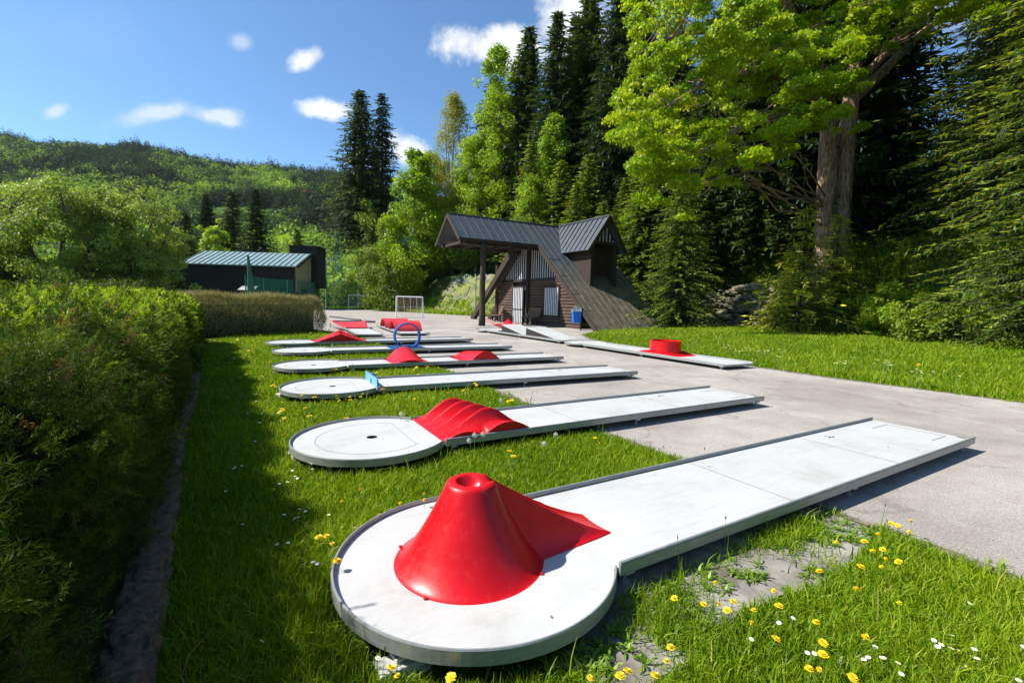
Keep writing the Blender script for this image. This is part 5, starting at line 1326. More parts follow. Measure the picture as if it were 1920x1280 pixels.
# dark inner mass, added to block light through the foliage
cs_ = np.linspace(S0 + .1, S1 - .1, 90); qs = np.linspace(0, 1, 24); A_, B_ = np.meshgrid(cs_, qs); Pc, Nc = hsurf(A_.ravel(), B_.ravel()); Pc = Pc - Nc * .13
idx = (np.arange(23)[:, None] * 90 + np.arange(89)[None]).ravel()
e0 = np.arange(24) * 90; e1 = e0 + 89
hcor = npmesh('dark_core', Pc, [np.stack([idx, idx + 1, idx + 91, idx + 90], 1), e0[None], e1[None, ::-1]], None, 'hedge_core', HG)
def sprig(nn_, side, needle, r_):
    """one needle-covered shoot of unit length along +x"""
    C, D = [], []
    def shoot(a, d, L_, m_):
        d = unit(np.array(d, float)); t_ = np.linspace(.02, 1, m_)
        for s_ in t_:
            p_ = a + d * L_ * s_; ph = r_.random() * 6.28; o1 = unit(np.cross(d, [0, 0, 1.])); o2 = np.cross(d, o1)
            rad_ = o1 * math.cos(ph) + o2 * math.sin(ph) * .6; C.append(p_); D.append(unit(d * .75 + rad_ * .85))
        return a + d * L_
    shoot(np.zeros(3), (1, 0, 0), 1.0, nn_)
    for k in range(side):
        s_ = .15 + .7 * (k + .5) / side; sg = 1 if k % 2 else -1
        shoot(np.array([s_, 0, 0]), (.75, sg * .75, -.05 + .1 * r_.normal()), .55 * (1.15 - s_), int(nn_ * .5 * (1.1 - s_)))
    C = np.array(C); D = np.array(D); return C, D, needle
def sprigs(s_, q, protos, size, mat, name, parent, tbase, tvar, lift=.35, w=.11, out=.06, extra_tint=None, r_=None, down=0.0, proud=0.0):
    r_ = r_ or rng; P, Nn = hsurf(s_, q); P = P + Nn * proud; n_ = len(P); VV, TT = [], []
    D = unit(Nn * 1.0 + np.concatenate([HD[None] * r_.normal(size=(n_, 1)) * .9 + HN[None] * r_.normal(size=(n_, 1)) * .55, (lift + .45 * r_.normal(size=n_))[:, None] - down], 1))
    P = P + Nn * (out * r_.normal(size=n_))[:, None] - D * (size * .7)
    Y_ = unit(np.cross(D, Nn + r_.normal(size=(n_, 3)) * .5)); Z_ = np.cross(D, Y_)
    kk = r_.integers(0, len(protos), n_); L_ = size * r_.uniform(.7, 1.3, n_)
    for k, (C, Dn, nd) in enumerate(protos):
        w_ = np.where(kk == k)[0]
        if not len(w_): continue
        B = np.stack([D[w_], Y_[w_], Z_[w_]], 1)                   # (m,3,3)
        base = P[w_][:, None] + np.einsum('kj,mji->mki', C, B) * L_[w_][:, None, None]
        dd = np.einsum('kj,mji->mki', Dn, B); V_, Q = kites(base.reshape(-1, 3), dd.reshape(-1, 3), np.repeat(L_[w_] * nd, len(C)), np.repeat(L_[w_] * nd * w, len(C)), None, r_)
        tt_ = np.repeat(tbase + tvar * r_.normal(size=len(w_)) + (extra_tint[w_] if extra_tint is not None else 0), len(C)) + r_.normal(size=len(w_) * len(C)) * .05
        VV.append(V_); TT.append(tt_)
    V_ = np.concatenate(VV); return npmesh(name, V_, [np.arange(len(V_)).reshape(-1, 4)], [np.concatenate(TT)], mat, parent)
r3 = np.random.default_rng(101)
near = [sprig(46, 5, .17, r3) for _ in range(4)]; mid = [sprig(20, 3, .30, r3) for _ in range(4)]; farp = [sprig(8, 2, .5, r3) for _ in range(3)]
def brown(n_): return np.where(r3.random(n_) < .02, .55, 0) 
n1 = 6400; s_ = r3.uniform(S0, 3.6, n1); q = r3.uniform(0, .98, n1)
sprigs(s_, q, near, .130, 'hedge_old', 'foliage', HG, .5, .16, r_=r3, extra_tint=brown(n1), lift=.1)
n1 = 11500; s_ = r3.uniform(3.4, 8.5, n1); q = r3.uniform(0, .98, n1)
sprigs(s_, q, mid, .14, 'hedge_old', 'foliage', HG, .5, .16, r_=r3, extra_tint=brown(n1), w=.16, lift=.1)
n1 = 16000; s_ = r3.uniform(8.3, S1, n1); q = r3.uniform(0, .98, n1)
sprigs(s_, q, farp, .15, 'hedge_old', 'foliage', HG, .5, .16, r_=r3, w=.3)
# twigs poking out
C, D = [], []; n1 = 420; s_ = r3.uniform(S0, 7, n1); q = r3.uniform(.05, .95, n1); P, Nn = hsurf(s_, q)
D = unit(Nn + r3.normal(size=(n1, 3)) * .6); V_, Q = kites(P - D * .12, D, r3.uniform(.12, .3, n1), .006, None, r3); npmesh('bare_twigs', V_, [Q], None, 'bark_twig', HG)['kind'] = 'stuff'
# new shoots: many on the sunny top, further along
def shoots(a, b_, n1, size, protos, w):
    s_ = a + (b_ - a) * r3.random(n1) ** .8; q = r3.triangular(.20, .42, .80, n1); pat = wav(s_ * 1.0, q * 6, 2.3) + .4 * r3.normal(size=n1) + np.clip((s_ - 4) * .2, -1.2, .8); k_ = pat > -.35
    s_, q = s_[k_], q[k_]
    return sprigs(s_, q, protos, size, 'hedge_new', 'new_shoots', HG, .5, .18, r_=r3, w=w, out=.03, lift=.3, proud=.085)
bud = [sprig(26, 0, .30, r3) for _ in range(4)]; bud2 = [sprig(9, 0, .5, r3) for _ in range(3)]
shoots(2.6, 7.5, 3800, .062, bud, .20); shoots(7, S1, 15000, .085, bud2, .32)

# brown twiggy hedge at the end
b0, b1 = np.array([-9.6, 14.4]), np.array([-7.35, 19.7]); b0 = un(392, 632)[:2] + np.array([-.4, -.2]); b1 = un(606, 622)[:2]
BH = thing('brown_hedge', 'brown twiggy hedge with few leaves, beyond the end of the spruce hedge', 'hedge')
r3 = np.random.default_rng(202); n1 = 46000; bl = np.linalg.norm(b1 - b0); bd_ = (b1 - b0) / bl; bn = np.array([-bd_[1], bd_[0]])
s_ = r3.uniform(-1.6, bl, n1); o_ = r3.uniform(0, 2.2, n1); edge = 1 - np.clip((s_ - bl + .55) / .55, 0, 1) ** 2
ztop = 1.36 + .05 * np.sin(s_ * 3) ; z = r3.random(n1) ** .8 * ztop * (.35 + .65 * edge)
bul = .12 * np.sin(np.clip(z / ztop, 0, 1) * np.pi) + .08 * np.sin(s_ * 2.7 + z * 3) + .07 * r3.normal(size=n1)
front = r3.random(n1) < .5; o_ = np.where(front, -bul * 1.0 + .2 * r3.random(n1) ** 2, o_)
topm = r3.random(n1) < .25; z = np.where(topm, ztop * (.3 + .7 * edge) - .12 * r3.random(n1), z); 
P = np.concatenate([b0[None] + bd_[None] * s_[:, None] + bn[None] * o_[:, None], z[:, None]], 1)
D = np.concatenate([r3.normal(size=(n1, 2)) * .45, np.ones((n1, 1))], 1) + np.concatenate([-bn[None] * front[:, None] * .3, np.zeros((n1, 1))], 1)
leafm = r3.random(n1) < .38; L_ = np.where(leafm, .045, r3.uniform(.12, .30, n1)); W_ = np.where(leafm, .03, .011)
V_, Q = kites(P, D, L_, W_, None, r3); npmesh('twigs', V_, [Q], [np.where(leafm, .85 + .15 * r3.random(n1), .35 + .3 * r3.normal(size=n1))], 'brown_twig', BH)
q = MB(); c = b0 + bd_ * (bl / 2 - .9) + bn * 1.15; q.box((c[0], c[1], .55), (bl + 1.2, 1.9, 1.1), rz=math.atan2(bd_[1], bd_[0])); q.build('dark_core', 'timber_dark', BH)  # solid dark block filling the inside of the hedge

# ------------------------------------------------------------------ grass
def lane_mask(P, pad=.0):
    ins = np.zeros(len(P), bool)
    for (cx, cy, dg_) in FIT:
        d = np.array([math.cos(R(dg_)), math.sin(R(dg_))]); n_ = np.array([-d[1], d[0]]); q_ = P - np.array([cx, cy]); a = q_ @ d; b_ = q_ @ n_
        ins |= (np.hypot(a, b_) < LR + .02 + pad) | ((a > 0) & (a < 5.57 + pad) & (np.abs(b_) < LW + .02 + pad))
    return ins
def in_lane10(P): 
    ins = np.zeros(len(P), bool)
    for (f_, e_, w_) in ((f10, e10, .6), (f9, e9, .58), (a8, b8, .7), (a7, b7 + (b7 - a7) * 1.2, .6)):
        f2_, e2_ = np.array(f_[:2]), np.array(e_[:2]); ins |= seg_dist(P, [f2_, e2_]) < w_
    return ins
hutpoly = [np.array(hp(t_, w, 0)[:2]) + HM for t_, w in ((-.3, -7.8), (-.3, 7.55), (5.4, 7.55), (5.4, -7.8))]
LAWN_L = [tuple(hedge_pt(-1, .06)), tuple(hedge_pt(17.2, .06)), (-9.2, 20.4)] + EDGE_L[::-1][1:] + [(4.3, -.6)]
LAWN_R = EDGE_R + [(5, 27.5), (9, 32), (12.5, 27.5), (14.3, 23.5), (15.4, 19), (15.4, 12), (15, 3)]
def scatter(poly, dens, r_, dmin=.5, dmax=60, maxn=900000):
    poly = np.array(poly, float); lo, hi = poly.min(0), poly.max(0); out = []
    step = 1.0
    for x0_ in np.arange(lo[0], hi[0], step):
        for y0_ in np.arange(lo[1], hi[1], step):
            c_ = np.array([x0_ + .5, y0_ + .5]); d = np.hypot(*c_)
            if d > dmax or c_[1] < .2: continue
            if abs(c_[0]) > (c_[1] + 1.2) * 1.25 + .8: continue
            n_ = r_.poisson(dens(d) * step * step)
            if n_: out.append(np.stack([x0_ + r_.random(n_) * step, y0_ + r_.random(n_) * step], 1))
    P = np.concatenate(out); P = P[inside(P, poly)]; return P
def blades(P, z0, h, w, bend, tint, r_, name, label, mat, kindt='stuff'):
    n_ = len(P); a = r_.random(n_) * 6.283; b_ = r_.random(n_) * 6.283
    wx, wy = np.cos(a) * w / 2, np.sin(a) * w / 2; bx, by = np.cos(b_) * bend * h, np.sin(b_) * bend * h
    base = np.stack([P[:, 0], P[:, 1], z0], 1); sv = np.stack([wx, wy, 0 * wx], 1)
    m1 = base + np.stack([bx * .3, by * .3, h * .55], 1); tp = base + np.stack([bx, by, h * (1 - .35 * bend ** 2)], 1)
    V_ = np.stack([base - sv, base + sv, m1 + sv * .8, m1 - sv * .8, tp], 1).reshape(-1, 3); i = np.arange(n_) * 5
    o_ = npmesh(name, V_, [np.stack([i, i + 1, i + 2, i + 3], 1), np.stack([i + 3, i + 2, i + 4], 1)], [tint, tint + .06], mat)
    return tag(o_, label, 'grass', kind=kindt)
r3 = np.random.default_rng(303)
def grow(poly, dens, hmean, name, label, mask=True, edge_poly=None, hfar=1.0):
    P = scatter(poly, dens, r3); d = np.hypot(P[:, 0], P[:, 1])
    keep = ~in_lane10(P) & ~inside(P, hutpoly)
    pv = inside(P, PAVE) & (wav(P[:, 0] * 1.0, P[:, 1], 5.0) + .35 * r3.normal(size=len(P)) < .40); keep &= ~pv
    lm = lane_mask(P); keep &= ~(lm & (r3.random(len(P)) < .9))
    ed = seg_dist(P, EDGE_L if edge_poly is None else edge_poly); keep &= ~((ed < .10) & (r3.random(len(P)) < .6))
    P = P[keep]; d = d[keep]; lm = lm[keep]; ed = ed[keep]; n_ = len(P)
    patch = wav(P[:, 0], P[:, 1], 1.7) * .5 + wav(P[:, 0] + 3, P[:, 1], 4.3) * .35
    h = hmean * (1 + .35 * patch) * r3.uniform(.45, 1.35, n_) * (1 + (r3.random(n_) < .02) * .9) * hfar; h = np.where(lm, np.minimum(h, .045), h); h = np.where(ed < .15, h * .75, h)
    w = (.0034 + .00105 * d) * r3.uniform(.6, 1.4, n_); bend = np.clip(r3.normal(.55, .28, n_), .05, 1.3)
    tint = np.clip(.45 + .16 * patch + r3.normal(size=n_) * .15 + (r3.random(n_) < .03) * .4, 0, 1)
    return blades(P, terrain(P[:, 0], P[:, 1]), h, w, bend, tint, r3, name, label, 'grass')
grow(LAWN_L, lambda d: 12500 if d < 3 else 12500 * (3 / d) ** 1.5, .078, 'grass', 'bright green spring grass between the hedge and the lanes')
grow(LAWN_R, lambda d: min(4200, 11500 * (3 / d) ** 1.45), .10, 'grass', 'long sunlit grass on the right-hand lawn below the trees', edge_poly=EDGE_R, hfar=1.25)
# thin strip of grass at the far court edge
FS = [(-24, 60.5), (-18, 58.5), (-15, 55), (-10.5, 50.5), (-5.5, 46), (-1, 42.5), (4, 36.5), (6, 35), (5, 39.5), (-4, 49.5), (-9, 54), (-16, 61), (-24, 65)]
P = scatter(FS, lambda d: 90, r3, dmax=80); n1 = len(P)
blades(P, terrain(P[:, 0], P[:, 1]), .35 * r3.uniform(.5, 1.3, n1), .10 * r3.uniform(.6, 1.3, n1), np.clip(r3.normal(.5, .2, n1), .1, 1), np.clip(.55 + .2 * r3.normal(size=n1), 0, 1), r3, 'grass', 'strip of bright grass along the far edge of the court', 'grass')
# weeds with broad leaves near the camera
def weeds(P, name, label, size, r_, nl=9):
    C, D, L_ = [], [], []
    n_ = len(P); a = r_.random((n_, nl)) * 6.283; el = r_.uniform(.25, 1.1, (n_, nl))
    base = np.repeat(np.stack([P[:, 0], P[:, 1], terrain(P[:, 0], P[:, 1]) + .01], 1), nl, 0); a = a.ravel(); el = el.ravel()
    D = np.stack([np.cos(a), np.sin(a), el], 1); l_ = size * r_.uniform(.6, 1.4, n_ * nl)
    D1 = unit(D); V1, Q1 = kites(base, D1, l_, l_ * .30, np.tile([[0, 0, 1.]], (n_ * nl, 1)), r_)
    D2 = D1.copy(); D2[:, 2] -= .6; V2, Q2 = kites(base + D1 * (l_ * .7)[:, None], D2, l_ * .7, l_ * .26, np.tile([[0, 0, 1.]], (n_ * nl, 1)), r_)
    T = np.clip(.45 + .2 * r_.normal(size=n_ * nl), 0, 1)
    o_ = npmesh(name, np.concatenate([V1, V2]), [Q1, Q2 + len(V1)], [T, T], 'weed_leaf'); return tag(o_, label, 'weeds', kind='stuff')
P = scatter(LAWN_L, lambda d: 60 if d < 4 else 22 * (4 / d), r3); P = P[~lane_mask(P) & ~(inside(P, PAVE) & (r3.random(len(P)) < .7))]; weeds(P, 'weeds', 'low broad-leaved weeds growing among the grass', .042, r3)
WP = []
for (u, v, n1, sp_) in [(1240, 1110, 10, .05), (1400, 1075, 10, .06), (1330, 1090, 5, .05), (1500, 975, 22, .09), (1560, 1000, 26, .1), (1280, 1180, 14, .08), (1560, 1090, 16, .08), (1150, 1220, 14, .08), (1090, 1240, 10, .06), (1470, 1010, 12, .06), (680, 1150, 16, .05), (660, 1190, 14, .05), (1250, 1150, 8, .07)]:
    p_ = un(u, v)[:2]; WP.append(p_ + r3.normal(size=(n1, 2)) * sp_)
weeds(np.concatenate(WP), 'weeds', 'tufts of broad-leaved weeds creeping over the grey paving', .038, r3, 12)
# seed-headed stalks
P = scatter(LAWN_L, lambda d: 7 if d < 5 else 5 * (5 / d), r3); P = P[~lane_mask(P)]; n1 = len(P)
b_ = np.stack([P[:, 0], P[:, 1], terrain(P[:, 0], P[:, 1])], 1); D = np.concatenate([r3.normal(size=(n1, 2)) * .18, np.ones((n1, 1))], 1); h = r3.uniform(.12, .27, n1); d_ = np.hypot(P[:, 0], P[:, 1])
V1, Q1 = kites(b_, D, h, .003 + .0012 * d_, None, r3); V2, Q2 = kites(b_ + unit(D) * (h * .85)[:, None], D, .028, .007 + .001 * d_, None, r3); V3, Q3 = kites(b_ + unit(D) * (h * .87)[:, None], D, .028, .007 + .001 * d_, None, r3)
o = npmesh('seed_stalks', np.concatenate([V1, V2, V3]), [Q1, Q2 + len(V1), Q3 + len(V1) + len(V2)], [np.full(n1, .5), np.full(n1, .02), np.full(n1, .02)], 'weed_leaf'); tag(o, 'thin stalks with small dark seed heads above the grass', 'grass', kind='stuff')
# undergrowth on the bank
UG = [(2.5, 45), (6, 40), (10, 33), (12.2, 28), (14.0, 24), (14.6, 19), (14.6, 12), (14, 4), (24, 4), (26, 20), (24, 32), (14, 42), (6, 50)]
P = scatter(UG, lambda d: 130, r3, dmax=60); n1 = len(P)
tz_ = terrain(P[:, 0], P[:, 1]); m_ = wav(P[:, 0], P[:, 1], 1.1); hh_ = (.15 + .55 * np.clip(m_ + .3, 0, 1)) * r3.random(n1)
C = np.concatenate([np.stack([P[:, 0], P[:, 1], tz_ + hh_ * k], 1) for k in (.4, 1.0)]); Lf = r3.uniform(.10, .26, len(C)); V_, Q = kites(C, r3.normal(size=(len(C), 3)) + [0, 0, .6], Lf, Lf * .55, np.tile([[0, 0, 1.]], (len(C), 1)) + r3.normal(size=(len(C), 3)) * .5, r3)
o = npmesh('undergrowth', V_, [Q], [np.clip(.45 + .3 * np.tile(m_, 2) + .2 * r3.normal(size=len(C)), 0, 1)], 'bush_leaf'); tag(o, 'tangled low undergrowth covering the bank below the trees', 'undergrowth', kind='stuff')
for (x, y, rr_, hh2, lab, mt_) in [(15.4, 18.6, 1.9, 2.1, 'bright green shrub where the lawn meets the bank, right of the firs', 'poplar_leaf'), (14.9, 16.4, 1.5, 1.4, 'lower bright green shrub, further right at the lawn edge', 'bush_leaf'), (14.0, 20.4, .9, 1.2, 'small leafy shrub right beside the yellow-green fir', 'bush_leaf')]:
    c_ = ell_clumps(60, (0, 0, hh2 * .45), (rr_, rr_, hh2 * .55), .32, int(x * 10), .3)
    o_ = broadleaf('shrub', lab, 'shrub', [([[0, 0, -.3], [0, 0, .5]], [.05, .03])], c_, 9000, .10, int(y * 10), mt_, 'bark_twig', flat=.8, limb_r=.02, tb=.5); o_.location = (x, y, tz(x, y))

# fallen bits on asphalt and lanes
n1 = 900; yy_ = r3.uniform(1.5, 16, n1); xx_ = r3.uniform(-3, 9, n1); P = np.stack([xx_, yy_], 1); lm = lane_mask(P, -.06); asp = inside(P, ASPH) | inside(P, PAVE); k_ = (lm & (r3.random(n1) < .35)) | (asp & ~lane_mask(P, .05) & ~in_lane10(P)); P = P[k_]; lm = lm[k_]; n1 = len(P)
sz2 = r3.uniform(.005, .017, n1) * (1 + np.hypot(P[:, 0], P[:, 1]) * .05); C = np.stack([P[:, 0], P[:, 1], np.where(lm, ZT + .003, .006)], 1)
V_, Q = kites(C, np.concatenate([r3.normal(size=(n1, 2)), np.zeros((n1, 1)) + .15], 1), sz2 * 1.6, sz2, np.tile([[0, 0, 1.]], (n1, 1)) + r3.normal(size=(n1, 3)) * .25, r3)
o = npmesh('debris', V_, [Q], [np.clip(.4 + .2 * r3.normal(size=n1), 0, .8)], 'brown_twig'); tag(o, 'small dry leaf bits scattered over asphalt and lanes', 'debris', kind='stuff')
# tufts creeping over the asphalt edges
TP = []
for ln_ in (EDGE_L, EDGE_R):
    for a, b_ in zip(ln_[:-1], ln_[1:]):
        a, b_ = np.array(a), np.array(b_); L_ = np.linalg.norm(b_ - a)
        for _ in range(int(L_ * 5)):
            c_ = a + (b_ - a) * r3.random(); d_ = np.hypot(*c_)
            if d_ < 20: TP.append(c_ + r3.normal(size=2) * .05 + r3.normal(size=(int(10 + 60 / (1 + d_)), 2)) * .035)
P = np.concatenate(TP); P = P[~lane_mask(P, .02) & ~in_lane10(P)]; n1 = len(P); d_ = np.hypot(P[:, 0], P[:, 1])
blades(P, np.full(n1, -.01), r3.uniform(.02, .075, n1), (.0034 + .00105 * d_), np.clip(r3.normal(.7, .3, n1), .1, 1.4), np.clip(.5 + .2 * r3.normal(size=n1), 0, 1), r3, 'grass', 'small grass tufts creeping over the asphalt edges', 'grass')

# ------------------------------------------------------------------ flowers
def flower_proto(kind, name, label, h, rad):
    t_ = thing(name, label, kind); q = MB(); q.tube([(0, 0, 0), (.005, .003, h * .5), (0, 0, h)], [.0016, .0015, .0018], 5); q.build('stem', 'stem_green', t_)
    q = MB(); r_ = np.random.default_rng(5)
    if kind == 'dandelion':
        for ring, (n_, L_, el) in enumerate(((30, rad, .06), (26, rad * .82, .32), (22, rad * .6, .65), (14, rad * .36, 1.1))):
            for k in range(n_):
                a = 6.283 * (k + .5 * ring) / n_ + r_.normal() * .06; L2 = L_ * r_.uniform(.85, 1.1); w = rad * .085
                d = np.array([math.cos(a) * math.cos(el), math.sin(a) * math.cos(el), math.sin(el)]); s_ = np.array([-math.sin(a), math.cos(a), 0]) * w
                b0_ = np.array([0, 0, h]); q.add([b0_ - s_ * .4, b0_ + s_ * .4, b0_ + d * L2 + s_, b0_ + d * L2 - s_, b0_ + [0, 0, -.003]], [(0, 1, 2, 3), (0, 4, 1)])
        q.tube([(0, 0, h - .006), (0, 0, h)], [.004, .007], 8); q.build('flower_head', 'petal_yellow', t_)
    elif kind == 'daisy':
        for k in range(16):
            a = 6.283 * k / 16; w = rad * .16; d = np.array([math.cos(a), math.sin(a), .12]); s_ = np.array([-math.sin(a), math.cos(a), 0]) * w; b0_ = np.array([0, 0, h])
            q.add([b0_ - s_ * .5, b0_ + s_ * .5, b0_ + d * rad + s_, b0_ + d * rad - s_, b0_ + [0, 0, -.002]], [(0, 1, 2, 3), (0, 4, 1)])
        fo = q.build('petals', 'petal_white', t_); q = MB(); q.tube([(0, 0, h), (0, 0, h + .003)], [rad * .38, rad * .25], 8); q.build('flower_centre', 'petal_yellow', t_)
    else:
        bm = bmesh.new(); bmesh.ops.create_icosphere(bm, subdivisions=2, radius=rad); V_ = np.array([v.co[:] for v in bm.verts]); bm.free()
        for v in V_:
            v = v / rad; e = v * rad; q.tube([(0, 0, h), tuple(e * .9 + [0, 0, h])], .0004, 3, cap=False); s1 = np.cross(v, [.3, .5, .8]); s1 = s1 / np.linalg.norm(s1) * .004; s2 = np.cross(v, s1)
            q.add([e + s1 + [0, 0, h], e + s2 + [0, 0, h], e - s1 + [0, 0, h], e - s2 + [0, 0, h]], [(0, 1, 2, 3)])
        q.build('seed_ball', 'puff', t_)
    return t_
r3 = np.random.default_rng(404)
def put(src, u, v, h, lab, grp, size=1.0, first=[]):
    p_ = un(u, v, h); z = tz(p_[0], p_[1]); sc_ = (h - z) / src['_h']
    o_ = copytree(src, (p_[0], p_[1], z), r3.uniform(0, 6.28), lab, (size, size, sc_), group=grp)
    o_.rotation_euler = (r3.normal() * .22, r3.normal() * .22, r3.uniform(0, 6.28))
    return o_
protoD = flower_proto('dandelion', 'dandelion', '', .10, .019); protoD['_h'] = .10
protoW = flower_proto('daisy', 'daisy', '', .07, .010); protoW['_h'] = .07
protoP = flower_proto('dandelion clock', 'dandelion_clock', '', .16, .019); protoP['_h'] = .16
def Z7(l): return [(1100 + a / 2.207, 700 + b_ / 2.207) for a, b_ in l]
def Z1(l): return [(600 + a / 3, 860 + b_ / 3) for a, b_ in l]
def Z2(l): return [(520 + a / 3, 700 + b_ / 3) for a, b_ in l]
def Z3(l): return [(480 + a / 3.2, 560 + b_ / 3.2) for a, b_ in l]
def Z4(l): return [(240 + a / 3.765, 560 + b_ / 3.765) for a, b_ in l]
D_RIGHT = Z7([(1350, 615), (1295, 615), (1283, 638), (1205, 668), (1172, 697), (1040, 697), (1248, 720), (1203, 738), (1240, 775), (1232, 798), (1355, 765), (1097, 783), (1005, 832), (505, 873), (808, 875), (1090, 890), (580, 930), (475, 945), (400, 908), (705, 985), (800, 963), (655, 1040), (740, 1083), (975, 1035), (947, 1080), (1102, 1077), (1290, 950), (380, 1140), (355, 1205), (990, 1160), (903, 1182), (920, 1225), (145, 1252), (262, 1270), (1055, 1210), (600, 955), (512, 960), (1378, 655), (1243, 585)])
D_NEARL = Z1([(180, 175), (137, 248), (403, 253), (293, 285), (565, 205), (587, 243), (15, 430), (57, 408), (20, 480), (88, 575)])
D_RIM = Z1([(367, 1188), (430, 1245), (765, 1205), (1495, 1215), (1700, 1222)])
D_BET = Z2([(935, 105), (1058, 93), (1115, 50), (933, 170), (1320, 150), (1422, 137), (778, 142), (1290, 435), (1322, 465), (1788, 360), (1815, 372), (605, 88)])
D_ROW3 = Z2([(205, 135), (152, 122), (313, 128), (280, 160), (330, 143), (357, 153), (400, 150), (410, 130), (470, 118), (468, 132), (15, 162), (25, 185), (55, 200), (35, 210), (78, 210), (115, 212), (40, 240), (185, 240), (178, 192), (365, 243), (60, 342)])
D_FAR = Z4([(740, 240), (705, 250), (775, 255), (835, 265), (800, 262), (865, 245), (935, 255), (805, 290), (775, 285), (850, 300), (895, 290), (915, 240), (765, 340), (860, 365), (885, 360), (890, 345), (760, 405), (765, 380), (745, 415), (850, 410), (720, 450), (1083, 402), (890, 475), (965, 470), (1000, 445), (990, 465), (960, 530), (920, 545), (840, 517), (785, 555), (1045, 605), (1035, 618), (640, 490), (650, 360), (1300, 215), (1290, 240), (1320, 250), (1265, 190)])
D_FAR += Z3([(952, 425), (970, 408), (1020, 407), (968, 453), (733, 440), (1125, 558), (955, 598), (1258, 545), (1537, 607), (1645, 595), (775, 543), (1315, 502), (500, 420), (590, 260), (735, 265), (545, 262)])
def lay(pts, lab, grp, hm, size):
    for (u, v) in pts:
        h = hm * r3.uniform(.8, 1.2); p_ = un(u, v, h)
        if lane_mask(p_[None, :2])[0]: h = .17
        put(protoD, u, v, h, lab, grp, size * r3.uniform(.65, 1.2))
lay(D_RIGHT, 'open yellow dandelion in the grass right of the nearest lane, beside the grey paving', 'dandelions right of the nearest lane', .13, .85)
lay(D_NEARL, 'yellow dandelion in the sunny grass left of the red volcano cone', 'dandelions left of the volcano cone', .12, .95)
lay(D_RIM, 'yellow dandelion under the front rim of the nearest lane', 'dandelions under the front rim', .10, 1.0)
lay(D_BET, 'yellow dandelion in the grass between two lanes, near the red waves', 'dandelions near the red waves', .12, 1.35)
lay(D_ROW3, 'small yellow dandelion in front of the lane with the blue board', 'dandelions before the blue-board lane', .11, 1.5)
lay(D_FAR, 'tiny yellow dandelion in the far grass by the lanes with humps, loop and peak', 'dandelions among the far lanes', .11, 1.7)
for (u, v) in Z2([(1107, 348), (1165, 337), (1107, 377), (1480, 378), (1265, 150), (693, 230), (1570, 335)]): put(protoP, u, v, .20, 'grey dandelion clock standing in the grass beside the red waves', 'dandelion clocks', 1.15)
W_L = Z4([(770, 685), (880, 675), (930, 655), (895, 720), (980, 722), (995, 718), (840, 805), (915, 860), (945, 862), (935, 805), (945, 790), (570, 1195), (750, 1185), (780, 1185), (795, 1175), (680, 915), (1270, 1160), (1200, 1250), (1070, 805), (860, 530), (800, 520), (1160, 1205), (570, 780), (895, 1000)])
W_L += [(200 + a / 3.048, 860 + b_ / 3.048) for a, b_ in [(580, 52), (740, 40), (765, 38), (682, 185), (765, 378), (775, 1052), (1015, 315), (1085, 290), (1125, 320), (1143, 285), (1092, 340), (1275, 320), (1270, 390), (1205, 578), (1190, 590), (1405, 372), (1388, 402), (1425, 410), (1095, 98), (1185, 58), (1030, 475), (998, 485), (1520, 1125), (1150, 28), (1065, 62), (980, 140), (1015, 132)]]
for (u, v) in W_L: put(protoW, u, v, .085, 'small white daisy in the grass between the hedge shadow and the lanes', 'daisies on the left grass', 1.0)
for (u, v) in Z7([(1547, 935), (835, 1000), (820, 1015), (672, 1088), (910, 1130), (906, 1140), (1172, 1120), (1448, 1110), (1478, 1115), (1490, 1133), (1500, 1142), (1530, 1100), (1618, 1140), (1485, 1168), (1180, 1190), (1205, 1180), (1228, 1182), (1255, 1180), (1268, 1198), (1282, 1222), (1795, 1112), (1795, 1268), (1430, 1083), (1640, 1190)]): put(protoW, u, v, .09, 'small white daisy in the grass at the lower right', 'daisies at the lower right', .95)
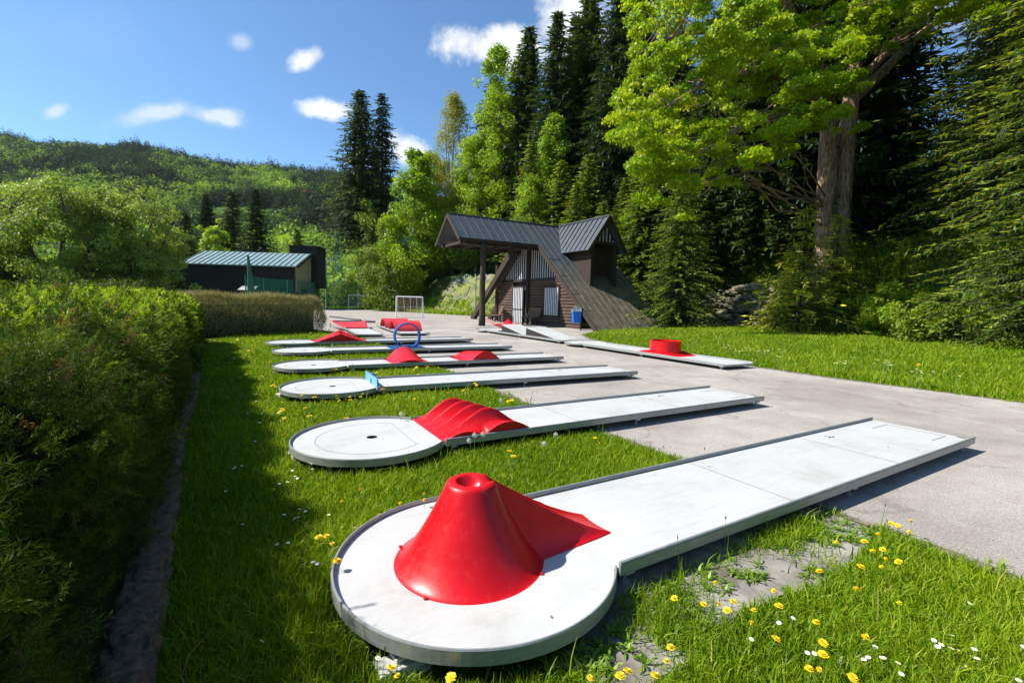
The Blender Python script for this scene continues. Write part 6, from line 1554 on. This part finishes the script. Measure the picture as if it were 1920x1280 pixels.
cl_ = [(1390, 655, 26, 26, 5), (1200, 630, 30, 60, 8), (1450, 665, 14, 20, 5), (1665, 675, 10, 14, 5), (1575, 680, 8, 12, 4), (1720, 700, 10, 14, 5), (1625, 650, 8, 14, 4), (1790, 720, 12, 40, 14), (1300, 640, 14, 40, 8), (1120, 630, 14, 30, 4), (1860, 730, 10, 20, 12)]
for (u, v, n1, su, sv) in cl_:
    for _ in range(n1):
        uu_, vv_ = u + r3.normal() * su, v + r3.normal() * sv; h = .30; p_ = un(uu_, vv_, h)
        if not inside(p_[None, :2], LAWN_R)[0]: continue
        z = tz(p_[0], p_[1]); copytree(protoW, (p_[0], p_[1], z), r3.uniform(0, 6), 'tiny white flower in the long grass of the right-hand lawn', (2.6, 2.6, max(.3, (h - z) / .07)), group='white flowers on the right-hand lawn')
for (u, v) in [(1255, 615), (1275, 618), (1310, 618), (1380, 618), (1395, 620), (1330, 612), (1345, 616), (1175, 625), (1500, 640), (1520, 632), (1722, 685)]:
    h = .45; p_ = un(u, v, h); z = tz(p_[0], p_[1]); copytree(protoD, (p_[0], p_[1], z), 1.0, 'tiny yellow flower at the far edge of the right-hand lawn', (2.2, 2.2, max(.5, (h - z) / .1)), group='yellow flowers on the right-hand lawn')
for pr_ in (protoD, protoW, protoP):
    for ch in list(pr_.children):
        for g_ in list(ch.children): bpy.data.objects.remove(g_)
        bpy.data.objects.remove(ch)
    bpy.data.objects.remove(pr_)

# ------------------------------------------------------------------ air
hz_ = MB(); hz_.box((0, 500, 145), (3200, 1300, 370)); ho = hz_.build('haze', 'lane_white'); tag(ho, 'thin pale air between the court and the far hill', 'haze', kind='stuff')
mt = bpy.data.materials.new('haze'); mt.use_nodes = True; t = mt.node_tree; t.nodes.clear()
o_ = t.nodes.new('ShaderNodeOutputMaterial'); pv = t.nodes.new('ShaderNodeVolumePrincipled'); pv.inputs['Color'].default_value = (.82, .90, 1, 1); pv.inputs['Density'].default_value = .00004; pv.inputs['Anisotropy'].default_value = .2
t.links.new(pv.outputs[0], o_.inputs['Volume']); ho.data.materials.clear(); ho.data.materials.append(mt)
